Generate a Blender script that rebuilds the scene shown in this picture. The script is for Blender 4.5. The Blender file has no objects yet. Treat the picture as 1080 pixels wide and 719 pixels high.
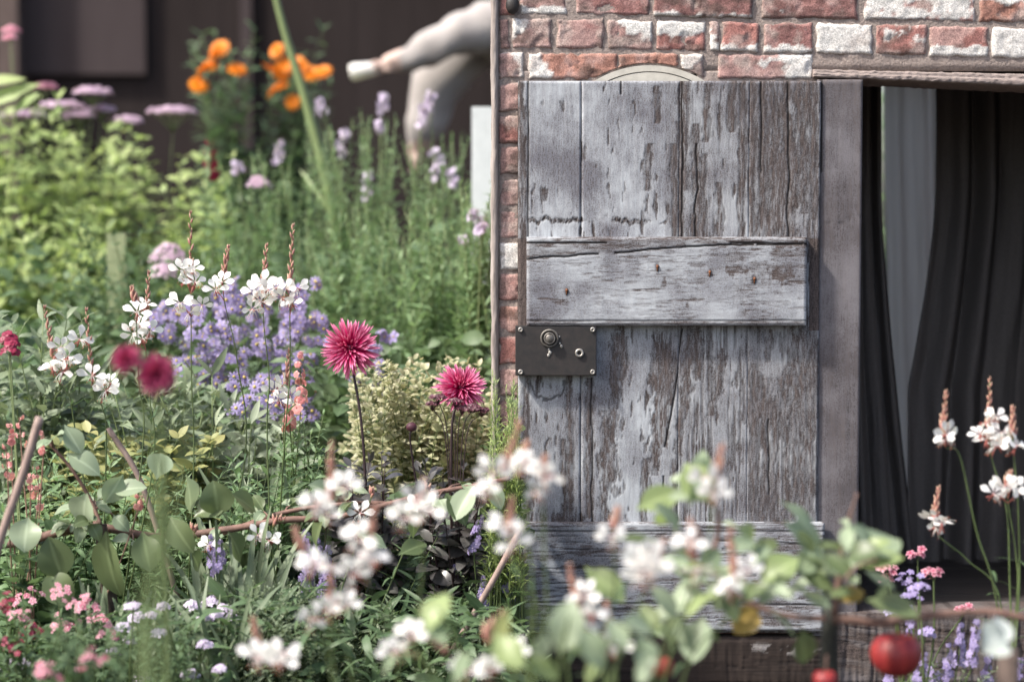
import bpy, bmesh, math
import numpy as np
from mathutils import Vector, Matrix
rng = np.random.default_rng(11)
R = math.radians
scene = bpy.context.scene
COL = scene.collection

# ---------------------------------------------------------------- camera
CAMZ, PITCH, FPX = 1.135, R(3.5), 2205.0          # eye height, downward tilt, focal length in photo pixels
cd = bpy.data.cameras.new('camera'); cam = bpy.data.objects.new('camera', cd); COL.objects.link(cam)
cam.location = (0, -5, CAMZ); cam.rotation_euler = (R(90) - PITCH, 0, 0)
cd.sensor_width = 36; cd.lens = 36 * FPX / 1080
cd.clip_start = .05; cd.clip_end = 400
cd.dof.use_dof = True; cd.dof.focus_distance = 4.90; cd.dof.aperture_fstop = 1.8
scene.camera = cam
CP, SP = math.cos(PITCH), math.sin(PITCH)

def P(px, py, D=5.0):
    """the point at distance D (along y) in front of the eye seen at photo pixel px, py"""
    u = (px - 540) / FPX; v = -(py - 359.5) / FPX
    dx, dy, dz = u, CP + v * SP, -SP + v * CP
    k = D / dy
    return np.array([dx * k, D - 5.0, CAMZ + dz * k])
def S(D): return D / FPX                          # metres per photo pixel at distance D

# ---------------------------------------------------------------- noise
_tab = rng.random((256, 256))
def vnoise(x, y, seed=0):
    x = np.asarray(x, float) + seed * 17.31; y = np.asarray(y, float) + seed * 9.77
    xi = np.floor(x).astype(int); yi = np.floor(y).astype(int)
    fx = x - xi; fy = y - yi
    fx = fx * fx * (3 - 2 * fx); fy = fy * fy * (3 - 2 * fy)
    a = _tab[xi & 255, yi & 255]; b = _tab[(xi + 1) & 255, yi & 255]
    c = _tab[xi & 255, (yi + 1) & 255]; d = _tab[(xi + 1) & 255, (yi + 1) & 255]
    return (a * (1 - fx) + b * fx) * (1 - fy) + (c * (1 - fx) + d * fx) * fy
def fbm(x, y, seed=0, o=4):
    s = 0; a = .5; t = 0
    for i in range(o):
        s = s + a * vnoise(x * 2 ** i, y * 2 ** i, seed + i * 3); t += a; a *= .5
    return s / t
def sstep(a, b, x):
    t = np.clip((x - a) / (b - a), 0, 1); return t * t * (3 - 2 * t)

# ---------------------------------------------------------------- objects
def T(o, label=None, cat=None, group=None, kind=None):
    if label: o['label'] = label
    if cat: o['category'] = cat
    if group: o['group'] = group
    if kind: o['kind'] = kind
    return o
def thing(name, label, cat, loc=(0, 0, 0), group=None):
    o = bpy.data.objects.new(name, None); o.empty_display_size = .05
    o.location = tuple(float(v) for v in loc); COL.objects.link(o)
    return T(o, label, cat, group)
def wloc(o):
    v = np.zeros(3)
    while o is not None:
        v += np.array(o.location); o = o.parent
    return v
def link(name, me, mats, parent=None, smooth=True):
    o = bpy.data.objects.new(name, me); COL.objects.link(o)
    for m in mats: me.materials.append(m)
    me.polygons.foreach_set('use_smooth', np.full(len(me.polygons), bool(smooth)))
    if parent is not None: o.parent = parent
    return o

class MB:
    """collects quads (verts, material index, per-vertex [tint, along, across]) for ONE mesh"""
    def __init__(s): s.V = []; s.Q = []; s.M = []; s.A = []; s.n = 0
    def add(s, V, Q, M, A):
        s.V.append(V); s.Q.append(Q + s.n); s.M.append(M); s.A.append(A); s.n += len(V); return s
    def tpl(s): return (np.concatenate(s.V), np.concatenate(s.Q), np.concatenate(s.M), np.concatenate(s.A))
    def inst(s, tpl, pos, dirs, ups, scale, tint):
        V, Q, M, A = tpl
        pos = np.atleast_2d(np.array(pos, float)); n = len(pos)
        if n == 0: return s
        d = np.broadcast_to(np.array(dirs, float), (n, 3)).copy(); u = np.broadcast_to(np.array(ups, float), (n, 3)).copy()
        d /= np.linalg.norm(d, axis=1, keepdims=True) + 1e-9
        x = np.cross(d, u); bad = np.linalg.norm(x, axis=1) < 1e-3; x[bad] = [1, 0, 0]
        x /= np.linalg.norm(x, axis=1, keepdims=True); z = np.cross(x, d)
        sc = np.broadcast_to(np.array(scale, float), (n,))[:, None]
        W = (V[None, :, 0, None] * x[:, None] + V[None, :, 1, None] * d[:, None] + V[None, :, 2, None] * z[:, None]) * sc[:, None] + pos[:, None]
        m = len(V)
        AA = np.broadcast_to(A[None], (n, m, 3)).copy(); AA[:, :, 0] += np.broadcast_to(np.array(tint, float), (n,))[:, None]
        QQ = (Q[None] + (np.arange(n) * m)[:, None, None]).reshape(-1, 4)
        return s.add(W.reshape(-1, 3), QQ, np.tile(M, n), AA.reshape(-1, 3))
    def tube(s, pts, rad, mat=0, tint=.5, n=6):
        pts = np.array(pts, float); k = len(pts)
        rad = np.broadcast_to(np.array(rad, float), (k,)) if np.ndim(rad) == 0 or len(rad) == k else np.interp(np.linspace(0, 1, k), np.linspace(0, 1, len(rad)), rad)
        tg = np.gradient(pts, axis=0); tg /= np.linalg.norm(tg, axis=1, keepdims=True) + 1e-9
        ref = np.array([.31, .87, .2]); x = np.cross(tg, ref); x /= np.linalg.norm(x, axis=1, keepdims=True) + 1e-9
        y = np.cross(tg, x); an = np.arange(n) / n * 2 * math.pi
        V = pts[:, None] + rad[:, None, None] * (np.cos(an)[None, :, None] * x[:, None] + np.sin(an)[None, :, None] * y[:, None])
        i = np.arange(k - 1)[:, None] * n; j = np.arange(n)[None]; j2 = (j + 1) % n
        Q = np.stack([i + j, i + j2, i + n + j2, i + n + j], -1).reshape(-1, 4)
        A = np.stack([np.full((k, n), tint), np.repeat(np.linspace(0, 1, k)[:, None], n, 1), np.zeros((k, n))], -1).reshape(-1, 3)
        V = V.reshape(-1, 3)
        if n % 2 == 0 and n >= 4:                    # end caps as quad fans
            caps = []
            for b, f in ((0, 1), ((k - 1) * n, 0)):
                for q in range(1, n - 2, 2):
                    c = [b, b + q, b + q + 1, b + q + 2]; caps.append(c[::-1] if f else c)
            Q = np.concatenate([Q, np.array(caps)])
        return s.add(V, Q, np.full(len(Q), mat), A)
    def box(s, c, h, mat=0, tint=.5, rot=None):
        V = np.array([[a, b, d] for a in (-1, 1) for b in (-1, 1) for d in (-1, 1)], float) * np.array(h)
        if rot is not None: V = V @ np.array(rot).T
        Q = np.array([[0, 1, 3, 2], [4, 6, 7, 5], [0, 4, 5, 1], [2, 3, 7, 6], [0, 2, 6, 4], [1, 5, 7, 3]])
        A = np.zeros((8, 3)); A[:, 0] = tint
        return s.add(V + np.array(c), Q, np.full(6, mat), A)
    def build(s, name, mats, parent=None, smooth=True, world=True):
        V, Q, M, A = s.tpl()
        if parent is not None and world: V = V - wloc(parent)
        me = bpy.data.meshes.new(name)
        me.vertices.add(len(V)); me.vertices.foreach_set('co', V.astype(np.float32).ravel())
        me.loops.add(Q.size); me.loops.foreach_set('vertex_index', Q.astype(np.int32).ravel())
        me.polygons.add(len(Q)); me.polygons.foreach_set('loop_start', np.arange(0, Q.size, 4, dtype=np.int32))
        me.polygons.foreach_set('material_index', M.astype(np.int32))
        me.update(calc_edges=True)
        at = me.attributes.new('leaf', 'FLOAT_VECTOR', 'POINT'); at.data.foreach_set('vector', A.astype(np.float32).ravel())
        return link(name, me, mats, parent, smooth)

def bez(a, b, c, n=8):
    t = np.linspace(0, 1, n)[:, None]; a, b, c = map(np.array, (a, b, c))
    return a * (1 - t) ** 2 + 2 * b * t * (1 - t) + c * t * t
def spline(pts, n=6):
    p = np.array(pts, float); p = np.vstack([2 * p[0] - p[1], p, 2 * p[-1] - p[-2]]); out = []
    for i in range(1, len(p) - 2):
        for t in np.linspace(0, 1, n, endpoint=False):
            a, b, c, d = p[i - 1:i + 3]
            out.append(.5 * (2 * b + (c - a) * t + (2 * a - 5 * b + 4 * c - d) * t * t + (3 * b - a - 3 * c + d) * t ** 3))
    out.append(p[-2]); return np.array(out)

# ---------------------------------------------------------------- templates (unit length along +y, face up +z)
def leaf_tpl(w=.5, n=5, p=1.0, q=.9, fold=.25, droop=.5, wave=0., pet=0., mat=0, cols=2, tooth=0.):
    t = np.linspace(0, 1, n + 1); tt = np.clip((t - pet) / (1 - pet), 0, 1)
    pr = w / 2 * np.sin(math.pi * tt ** p) ** q + .012; pr[-1] = .006
    if tooth: pr = pr * (1 - tooth * (np.arange(n + 1) % 2))
    ang = droop * t; y = np.concatenate([[0], np.cumsum(np.cos(ang[1:]))]) / n; z = -np.concatenate([[0], np.cumsum(np.sin(ang[1:]))]) / n
    c = np.linspace(-1, 1, cols + 1)
    X = c[None] * pr[:, None]; Y = np.repeat(y[:, None], cols + 1, 1)
    Z = z[:, None] + np.abs(c)[None] * pr[:, None] * fold + wave * np.sin(t * 9)[:, None] * c[None] * w * .25
    V = np.stack([X, Y, Z], -1).reshape(-1, 3)
    i = np.arange(n)[:, None] * (cols + 1); j = np.arange(cols)[None]
    Q = np.stack([i + j, i + j + 1, i + cols + 2 + j, i + cols + 1 + j], -1).reshape(-1, 4)
    A = np.stack([np.zeros_like(X), np.repeat(t[:, None], cols + 1, 1), np.repeat(np.abs(c)[None], n + 1, 0)], -1).reshape(-1, 3)
    return V, Q, np.full(len(Q), mat), A
def ball_tpl(n=3, mat=0, sq=(1, 1, 1)):
    g = np.linspace(-1, 1, n + 1); V = []; Q = []; k = 0
    for ax in range(3):
        for sg in (-1, 1):
            a, b = np.meshgrid(g, g, indexing='ij'); c = np.full_like(a, sg)
            o = [None] * 3; o[ax] = c; o[(ax + 1) % 3] = a; o[(ax + 2) % 3] = b
            v = np.stack(o, -1).reshape(-1, 3); v /= np.linalg.norm(v, axis=1, keepdims=True)
            V.append(v)
            for i in range(n):
                for j in range(n):
                    f = [k + i * (n + 1) + j, k + (i + 1) * (n + 1) + j, k + (i + 1) * (n + 1) + j + 1, k + i * (n + 1) + j + 1]
                    Q.append(f if sg > 0 else f[::-1])
            k += (n + 1) ** 2
    V = np.concatenate(V) * np.array(sq); Q = np.array(Q)
    V, inv = np.unique(V.round(5), axis=0, return_inverse=True); Q = inv.ravel()[Q]
    return V, Q, np.full(len(Q), mat), np.stack([np.zeros(len(V)), (V[:, 1] / sq[1] + 1) / 2, np.zeros(len(V))], -1)
def bud_tpl(mat=0, n=5, fat=.22):
    m = MB(); t = np.linspace(0, 1, 6)
    m.tube(np.stack([t * 0, t, t * 0], -1), fat / 2 * np.sin(math.pi * np.clip(t * .93 + .05, 0, 1) ** .8) + .012, mat, 0, 6)
    return m.tpl()
def floret_tpl(k=5, w=.7, cup=.35, eye=1, mat=0, emat=1, droop=.5, p=1.6):
    """small flower facing +y, radius about 1"""
    m = MB(); pt = leaf_tpl(w, 3, p, .7, .15, droop, mat=mat)
    for i in range(k):
        a = 2 * math.pi * i / k + .2
        d = np.array([math.cos(a), cup, math.sin(a)])
        m.inst(pt, [d * .06], [d], [[0, 1, 0]], 1, 0)
    if eye: m.inst(ball_tpl(2, emat), [[0, .06, 0]], [[0, 1, 0]], [[0, 0, 1]], .16 * eye, 0)
    return m.tpl()

# ---------------------------------------------------------------- materials
def new_mat(name):
    m = bpy.data.materials.new(name); m.use_nodes = True
    nt = m.node_tree; nt.nodes.clear(); return m, nt
class N:
    """tiny node helper"""
    def __init__(s, nt): s.nt = nt
    def n(s, typ, **kw):
        o = s.nt.nodes.new('ShaderNode' + typ)
        for k, v in kw.items():
            if k in o.inputs.keys() or k.replace('_', ' ') in o.inputs.keys(): o.inputs[k if k in o.inputs.keys() else k.replace('_', ' ')].default_value = v
            else: setattr(o, k, v)
        return o
    def l(s, a, b): s.nt.links.new(a, b)
    def mix(s, fac, a, b, blend='MIX'):
        o = s.nt.nodes.new('ShaderNodeMix'); o.data_type = 'RGBA'; o.blend_type = blend
        for sock, v in ((o.inputs[0], fac), (o.inputs[6], a), (o.inputs[7], b)):
            if hasattr(v, 'links'): s.l(v, sock)
            elif isinstance(v, tuple): sock.default_value = (*v, 1)[:4]
            else: sock.default_value = v
        return o.outputs[2]
    def math(s, op, a, b=0., c=0., clamp=False):
        o = s.nt.nodes.new('ShaderNodeMath'); o.operation = op; o.use_clamp = clamp
        for i, v in enumerate((a, b, c)):
            if hasattr(v, 'links'): s.l(v, o.inputs[i])
            else: o.inputs[i].default_value = v
        return o.outputs[0]
    def ramp(s, f, *stops):
        o = s.nt.nodes.new('ShaderNodeValToRGB'); e = o.color_ramp.elements
        while len(e) < len(stops): e.new(.5)
        for el, (p, c) in zip(e, stops):
            el.position = p; el.color = (*c, 1) if isinstance(c, tuple) else (c, c, c, 1)
        s.l(f, o.inputs[0]); return o.outputs[0]
    def noise(s, scale=(1, 1, 1), sc=1., detail=4, rough=.6, dist=0., coord='Object'):
        tc = s.n('TexCoord'); mp = s.n('Mapping'); mp.inputs['Scale'].default_value = scale
        s.l(tc.outputs[coord], mp.inputs['Vector'])
        t = s.n('TexNoise'); t.inputs['Scale'].default_value = sc; t.inputs['Detail'].default_value = detail
        t.inputs['Roughness'].default_value = rough; t.inputs['Distortion'].default_value = dist
        s.l(mp.outputs[0], t.inputs['Vector']); return t.outputs['Fac']
    def out(s, shader):
        o = s.n('OutputMaterial'); s.l(shader, o.inputs['Surface'])
    def bump(s, h, strength=.5, dist=.002):
        b = s.n('Bump'); b.inputs['Strength'].default_value = strength; b.inputs['Distance'].default_value = dist
        s.l(h, b.inputs['Height']); return b.outputs[0]

def leafmat(name, a, b, tip=None, base=None, rough=.5, trans=.35, spec=.4, vein=.12, tipw=(.55, 1.), mott=.35):
    """leaf or petal: tint mixes a and b, optional other colour at the tip / the base of each blade, paler midrib"""
    m, nt = new_mat(name); k = N(nt)
    at = k.n('Attribute', attribute_name='leaf'); sp = k.n('SeparateXYZ'); k.l(at.outputs['Vector'], sp.inputs[0])
    c = k.mix(k.math('FRACT', sp.outputs[0]), a, b)
    no = k.noise(sc=45, detail=3)
    c = k.mix(mott, c, k.mix(no, tuple(v * .55 for v in a), tuple(min(1, v * 1.35) for v in b)))
    if tip: c = k.mix(k.ramp(sp.outputs[1], (tipw[0], 0.), (tipw[1], 1.)), c, tip)
    if base: c = k.mix(k.ramp(sp.outputs[1], (.0, 1.), (.38, 0.)), c, base)
    if vein: c = k.mix(k.math('MULTIPLY', k.ramp(sp.outputs[2], (0., 1.), (.16, 0.)), vein), c, tuple(min(1, v * 1.8 + .05) for v in a))
    bs = k.n('BsdfPrincipled'); k.l(c, bs.inputs['Base Color']); bs.inputs['Roughness'].default_value = rough
    bs.inputs['Specular IOR Level'].default_value = spec
    sh = bs.outputs[0]
    if trans:
        tr = k.n('BsdfTranslucent'); k.l(k.mix(.5, c, k.mix(1., c, (1.25, 1.3, .8), 'MULTIPLY')), tr.inputs['Color'])
        mx = k.n('MixShader'); mx.inputs[0].default_value = trans; k.l(sh, mx.inputs[1]); k.l(tr.outputs[0], mx.inputs[2]); sh = mx.outputs[0]
    k.out(sh); return m
def plainmat(name, a, b=None, rough=.6, metal=0., scale=(30, 30, 30), bump=.2, bdist=.002, spec=.4, detail=5):
    m, nt = new_mat(name); k = N(nt)
    no = k.noise(scale, detail=detail, rough=.65)
    f = k.ramp(no, (.32, 0.), (.68, 1.))
    bs = k.n('BsdfPrincipled'); k.l(k.mix(f, a, b or tuple(v * .6 for v in a)), bs.inputs['Base Color'])
    bs.inputs['Roughness'].default_value = rough; bs.inputs['Metallic'].default_value = metal; bs.inputs['Specular IOR Level'].default_value = spec
    if bump: k.l(k.bump(no, bump, bdist), bs.inputs['Normal'])
    k.out(bs.outputs[0]); return m

# ---------------------------------------------------------------- light and sky
w = bpy.data.worlds.new('World'); scene.world = w; w.use_nodes = True
nt = w.node_tree; nt.nodes.clear()
sky = nt.nodes.new('ShaderNodeTexSky'); sky.sky_type = 'NISHITA'; sky.sun_disc = False
SUN_EL, SUN_AZ = 50.0, -64.0       # azimuth: degrees left of straight behind the eye
sky.sun_elevation = R(SUN_EL); sky.air_density = 1.0; sky.dust_density = 4.0; sky.ozone_density = .6
bg = nt.nodes.new('ShaderNodeBackground'); bg.inputs[1].default_value = .15
wo = nt.nodes.new('ShaderNodeOutputWorld'); nt.links.new(sky.outputs[0], bg.inputs[0]); nt.links.new(bg.outputs[0], wo.inputs[0])
sl = bpy.data.lights.new('sun', 'SUN'); sun = bpy.data.objects.new('sun', sl); COL.objects.link(sun)
sl.energy = 3.6; sl.angle = R(4); sl.color = (1.0, .95, .88)
SUN_FROM = 'left_front'
sd = Vector((math.sin(R(SUN_AZ)) * math.cos(R(SUN_EL)), -math.cos(R(SUN_AZ)) * math.cos(R(SUN_EL)), math.sin(R(SUN_EL))))   # towards the sun
sun.rotation_euler = sd.to_track_quat('Z', 'Y').to_euler()
sky.sun_rotation = math.atan2(sd.x, sd.y)
scene.view_settings.view_transform = 'Standard'; scene.view_settings.look = 'None'
scene.view_settings.exposure = 1.0; scene.view_settings.gamma = 1
scene.render.engine = 'CYCLES'
scene.cycles.max_bounces = 6; scene.cycles.diffuse_bounces = 3; scene.cycles.glossy_bounces = 2; scene.cycles.transmission_bounces = 4
scene.cycles.use_denoising = True
# ================================================================ the brick outhouse with its door
soil = plainmat('soil', (.045, .034, .026), (.022, .017, .013), .95, scale=(18, 18, 18), bump=.6, bdist=.02)
g = MB(); xs = np.concatenate([np.linspace(-90, -4, 12), np.linspace(-3.6, 3.6, 60), np.linspace(4, 90, 12)]); ys = np.concatenate([np.linspace(-60, -6, 8), np.linspace(-5.5, 7, 70), np.linspace(8, 120, 12)])
X, Y = np.meshgrid(xs, ys, indexing='ij'); Zg = (fbm(X * 4, Y * 4, 3) - .55) * .05 * ((abs(X) < 4) & (Y < 7.5) & (Y > -6))
i, j = np.meshgrid(np.arange(len(xs) - 1), np.arange(len(ys) - 1), indexing='ij'); i = i.ravel(); j = j.ravel(); ny = len(ys)
g.add(np.stack([X, Y, Zg], -1).reshape(-1, 3), np.stack([i * ny + j, (i + 1) * ny + j, (i + 1) * ny + j + 1, i * ny + j + 1], -1), np.zeros(len(i), int), np.zeros((X.size, 3)))
T(g.build('ground', [soil]), kind='structure')

def grid_mesh(name, X, Y, Z, mats, parent=None, attrs=(), back=None):
    """a dense front sheet (rows x cols arrays) closed at its rim down to the plane y=back"""
    r, c = X.shape
    V = np.stack([X, Y, Z], -1).reshape(-1, 3)
    i = np.arange(r - 1)[:, None] * c; j = np.arange(c - 1)[None]
    Q = np.stack([i + j, i + j + 1, i + c + j + 1, i + c + j], -1).reshape(-1, 4)
    at = [(n, a.reshape(len(V), -1)) for n, a in attrs]
    if back is not None:
        rim = np.concatenate([np.arange(c), np.arange(1, r) * c + c - 1, (r - 1) * c + np.arange(c - 2, -1, -1), np.arange(r - 2, 0, -1) * c])
        B = V[rim].copy(); B[:, 1] = back; nb = len(V); m = len(rim); kk = np.arange(m); k2 = (kk + 1) % m
        V = np.concatenate([V, B]); Q = np.concatenate([Q, np.stack([rim[k2], rim[kk], nb + kk, nb + k2], -1)])
        at = [(n, np.concatenate([a, a[rim]])) for n, a in at]
    return V, Q, at
def sheet(name, parts, mats, parent):
    Vs, Qs, As, n = [], [], {}, 0
    for V, Q, at in parts:
        Vs.append(V); Qs.append(Q + n); n += len(V)
        for nm, a in at: As.setdefault(nm, []).append(a)
    V = np.concatenate(Vs); Q = np.concatenate(Qs)
    if parent is not None: V = V - wloc(parent)
    me = bpy.data.meshes.new(name)
    me.vertices.add(len(V)); me.vertices.foreach_set('co', V.astype(np.float32).ravel())
    me.loops.add(Q.size); me.loops.foreach_set('vertex_index', Q.astype(np.int32).ravel())
    me.polygons.add(len(Q)); me.polygons.foreach_set('loop_start', np.arange(0, Q.size, 4, dtype=np.int32)); me.update(calc_edges=True)
    for nm, a in As.items():
        a = np.concatenate(a)
        if a.shape[1] == 3: me.attributes.new(nm, 'FLOAT_VECTOR', 'POINT').data.foreach_set('vector', a.astype(np.float32).ravel())
        else: me.attributes.new(nm, 'FLOAT', 'POINT').data.foreach_set('value', a.astype(np.float32).ravel())
    return link(name, me, mats, parent)

house = thing('brick_outhouse', 'old red brick outhouse with flaking white paint and a weathered grey door', 'outhouse', (0.6, .1, 0))

# ---- bricks
m, nt = new_mat('brick'); k = N(nt)
at = k.n('Attribute', attribute_name='bcol'); fn = k.noise(sc=260, detail=5, rough=.75); f2 = k.noise(sc=55, detail=4)
c = k.mix(.85, at.outputs['Vector'], k.mix(1., at.outputs['Vector'], k.ramp(fn, (.36, .45), (.5, .95), (.66, 1.6)), 'MULTIPLY'))
c = k.mix(k.math('MULTIPLY', k.ramp(f2, (.6, 0.), (.75, 1.)), .35), c, (.42, .36, .34))
bs = k.n('BsdfPrincipled'); k.l(c, bs.inputs['Base Color']); bs.inputs['Roughness'].default_value = .9; bs.inputs['Specular IOR Level'].default_value = .15
k.l(k.bump(k.math('ADD', fn, f2), .3, .0015), bs.inputs['Normal']); k.out(bs.outputs[0]); M_brick = m
M_mortar = plainmat('mortar', (.34, .285, .255), (.19, .155, .14), .95, scale=(160, 160, 160), bump=.8, bdist=.004, spec=.1)

RED = [(.27, .128, .112), (.245, .125, .115), (.32, .205, .185), (.19, .10, .092), (.30, .155, .12), (.28, .172, .158)]
bparts = []
def brick(x0, y0, x1, y1, pal=None, white=0., side=None, slope=0., arch=False, D=5.0, y_off=0., step=.0045, colmul=1.):
    """x0..y1 in photo pixels on the wall plane"""
    a = P(x0, y0, D); b = P(x1, y1, D)
    L, H = b[0] - a[0], a[2] - b[2]
    nx, nz = max(3, int(L / step)), max(3, int(H / step))
    u = np.linspace(0, 1, nx + 1); v = np.linspace(0, 1, nz + 1)
    U, Vv = np.meshgrid(u, v, indexing='xy'); sd = int(rng.integers(0, 900))
    X = a[0] + U * L; Z = b[2] + Vv * H - slope * U * L
    # ragged outline
    wob = .0055
    X = X + (fbm(Z * 45, X * 0 + sd, 1) - .5) * wob * 2 * (np.abs(U - .5) * 2) ** 6
    Z = Z + (fbm(X * 40, X * 0 + sd, 2) - .5) * wob * 2.4 * (np.abs(Vv - .5) * 2) ** 6
    if arch:                                              # cut along the arch below
        cx = P(685, 85)[0]; cz = P(685, 181)[2]; rad = 113 * S(5)
        lo = cz + np.sqrt(np.clip(rad ** 2 - (X - cx) ** 2, 0, None))
        zt = a[2]
        Z = np.maximum(Z, np.minimum(lo + Vv * .012, zt - .004 + Vv * .003))
    ed = np.minimum(np.minimum(U, 1 - U) * L, np.minimum(Vv, 1 - Vv) * H)
    Y = -.0045 + y_off + .005 * (1 - sstep(0, .005, ed)) + (fbm(X * 60, Z * 60, sd % 50) - .5) * .005 + rng.normal(0, .0012)
    chip = sstep(.66, .74, fbm(X * 33 + sd, Z * 33, 5)); Y = Y + chip * .003
    base = np.array(RED[int(rng.integers(len(RED)))] if pal is None else RED[pal]) * colmul
    n1 = fbm(X * 28 + sd, Z * 28, 6)[..., None]; n2 = fbm(X * 70, Z * 90 + sd, 8)[..., None]
    C = base * (.55 + .9 * n1) * (.75 + .5 * n2)
    pink = sstep(.52, .7, fbm(X * 20, Z * 20 + sd, 9))[..., None]; C = C * (1 - .5 * pink) + np.array([.46, .33, .30]) * .5 * pink
    dirt = sstep(.50, .72, fbm(X * 25 + 7, Z * 40 + sd, 12))[..., None]; C = C * (1 - .62 * dirt) + np.array([.14, .11, .095]) * .35 * dirt
    if white > 0:
        wn = fbm(X * 38 + sd, Z * 48, 14)
        bias = {None: 0, 'top': (Vv - .62) * 1.6, 'bottom': (.3 - Vv) * 1.9, 'left': (.2 - U) * 2, 'right': (U - .6) * 1.2, 'topleft': (Vv - .75) + (.35 - U), 'topright': (Vv - .75) + (U - .45)}[side]
        wm = (sstep(-.05, .10, wn + bias - (1.0 - white) + (fbm(X * 260, Z * 260, 15, 2) - .5) * .16) * .92)[..., None]
        C = C * (1 - wm) + np.array([.62, .61, .58]) * (.75 + .4 * n2) * wm; Y = Y - wm[..., 0] * .0012
    sm_ = sstep(.56, .70, fbm(X * 16 + 3, Z * 22, 17))[..., None] * (.4 + .6 * fbm(X * 200, Z * 200, 18, 2)[..., None]); C = C * (1 - .7 * sm_) + np.array([.40, .335, .30]) * .7 * sm_
    fr = (1 - sstep(0, .006, ed))[..., None]; C = C * (1 - .5 * fr) + np.array([.25, .2, .175]) * .5 * fr
    bparts.append(grid_mesh('', X, Y, Z, None, attrs=[('bcol', C)], back=.05))
rowA = [(527, 545, 1, .2, None), (548, 598, 2, .55, 'bottom'), (608, 686, 1, .15, None), (689, 793, 3, .2, 'bottom'), (803, 904, 3, .2, None), (911, 1029, 2, .62, None), (1033, 1096, 4, .3, 'top'), (1102, 1200, 1, .4, None), (1206, 1300, 0, .2, None)]
rowB = [(527, 537, 2, 0, None), (540, 581, 2, .6, 'topleft'), (587, 637, 1, .12, None), (641, 689, 5, .62, 'topright'), (692, 744, 0, .6, 'top'), (748, 759, 2, .5, None), (761, 800, 0, .45, 'bottom'), (806, 858, 1, .42, 'bottom'), (861, 920, 2, 1.0, None), (923, 977, 0, .35, None), (980, 1042, 0, .5, 'bottom'), (1046, 1100, 2, 1.05, None), (1105, 1160, 1, .2, None), (1165, 1262, 3, .4, None)]
rowC = [(526, 553, 2, .5, 'topright'), (557, 651, 4, .5, 'left'), (653, 716, 4, .1, None), (718, 742, 2, .95, 'topleft'), (757, 857, 5, .5, 'right')]
def slope_at(px): return max(0, (px - 600)) * .019
for x0, x1, p_, wh, sd_ in rowA: brick(x0, -13 + slope_at(x0), x1, 15.5 + slope_at(x0), p_, wh, sd_, .019)
for x0, x1, p_, wh, sd_ in rowB: brick(x0, 20 + slope_at(x0), x1, 51.5 + slope_at(x0) * 1.1, p_, wh, sd_, .019)
for x0, x1, p_, wh, sd_ in rowC: brick(x0, 56 + slope_at(x0) * .5, x1, 84 if x0 > 600 else 83.5, p_, wh, sd_, 0, arch=(x0 in (557, 653, 718)))
def plain_course(y0, x_from, x_to, first=None, sl=.019):
    x = x_from
    while x < x_to - 8:
        L_ = first or float(rng.choice([94, 46, 94])); first = None; e = min(x + L_, x_to)
        brick(x, y0 + slope_at(x) * (sl > 0), e, y0 + 28.5 + slope_at(x) * (sl > 0), None, float(rng.choice([0, .25, .45, .6])), str(rng.choice(['top', 'bottom', 'right'])), sl); x = e + 5
for q in range(1, 16): plain_course(-13 - 33 * q, 527, 1420, 46 if q % 2 else 94)
# left pier beside and behind the door, all the way down
edge_white = {5: .9}
for q in range(20):
    y0 = 89 + 33.3 * q
    brick(526.5, y0, 571 if q % 2 else 618, y0 + 29, [2, 0, 2, 5, 2, 5, 0, 4, 0, 2][q % 10], edge_white.get(q, 0.), None, 0, step=.004, colmul=1.0)
    brick(577 if q % 2 else 624, y0, 640, y0 + 29, 1, 0, None, 0, step=.02)
    brick(735, y0, 860, y0 + 29, 1, 0, None, 0, step=.02)
    brick(1160, y0 + 10, 1254, y0 + 39, None, .4, 'top', 0, step=.008)
    brick(1260, y0 + 10, 1415, y0 + 39, None, .2, 'top', 0, step=.008)
sheet('brickwork', bparts, [M_brick], house)
# mortar body: rectangles with a rough front (opening left free)
mp = []
def mortar_rect(x0, y0, x1, y1, D=5.0):
    a, b = P(x0, y0, D), P(x1, y1, D); nx = max(2, int((b[0] - a[0]) / .006)); nz = max(2, int((a[2] - b[2]) / .006))
    if nx * nz > 60000: nx = nx // 3; nz = nz // 3
    X, Z = np.meshgrid(np.linspace(a[0], b[0], nx + 1), np.linspace(b[2], a[2], nz + 1), indexing='xy')
    Y = .0 + (fbm(X * 80, Z * 80, 4) - .5) * .008
    mp.append(grid_mesh('', X, Y, Z, None, back=.225))
zg = 716
mortar_rect(525, -520, 1418, 75)
mortar_rect(525, 75, 640, zg); mortar_rect(640, 75, 735, 78); mortar_rect(735, 75, 868, zg); mortar_rect(1155, 75, 1418, zg)
sheet('mortar', mp, [M_mortar], house)

# ---- shed body behind the front wall
M_plaster = plainmat('dark_boards', (.035, .031, .030), (.018, .016, .015), .9, scale=(6, 60, 2))
x_l, x_r = P(527, 300)[0], P(1415, 300)[0]
ztop = P(540, -520)[2]
m, nt = new_mat('side_brick'); k = N(nt); tc = k.n('TexCoord'); mp_ = k.n('Mapping'); mp_.inputs['Rotation'].default_value = (R(90), 0, R(90)); k.l(tc.outputs['Object'], mp_.inputs['Vector'])
sx = k.n('SeparateXYZ'); k.l(tc.outputs['Object'], sx.inputs[0]); cx_ = k.n('CombineXYZ'); k.l(sx.outputs[1], cx_.inputs[0]); k.l(sx.outputs[2], cx_.inputs[1])
bt = k.n('TexBrick'); k.l(cx_.outputs[0], bt.inputs['Vector']); bt.inputs['Scale'].default_value = 1; bt.inputs['Brick Width'].default_value = .225; bt.inputs['Row Height'].default_value = .075; bt.inputs['Mortar Size'].default_value = .006; bt.inputs['Mortar Smooth'].default_value = .3
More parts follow.
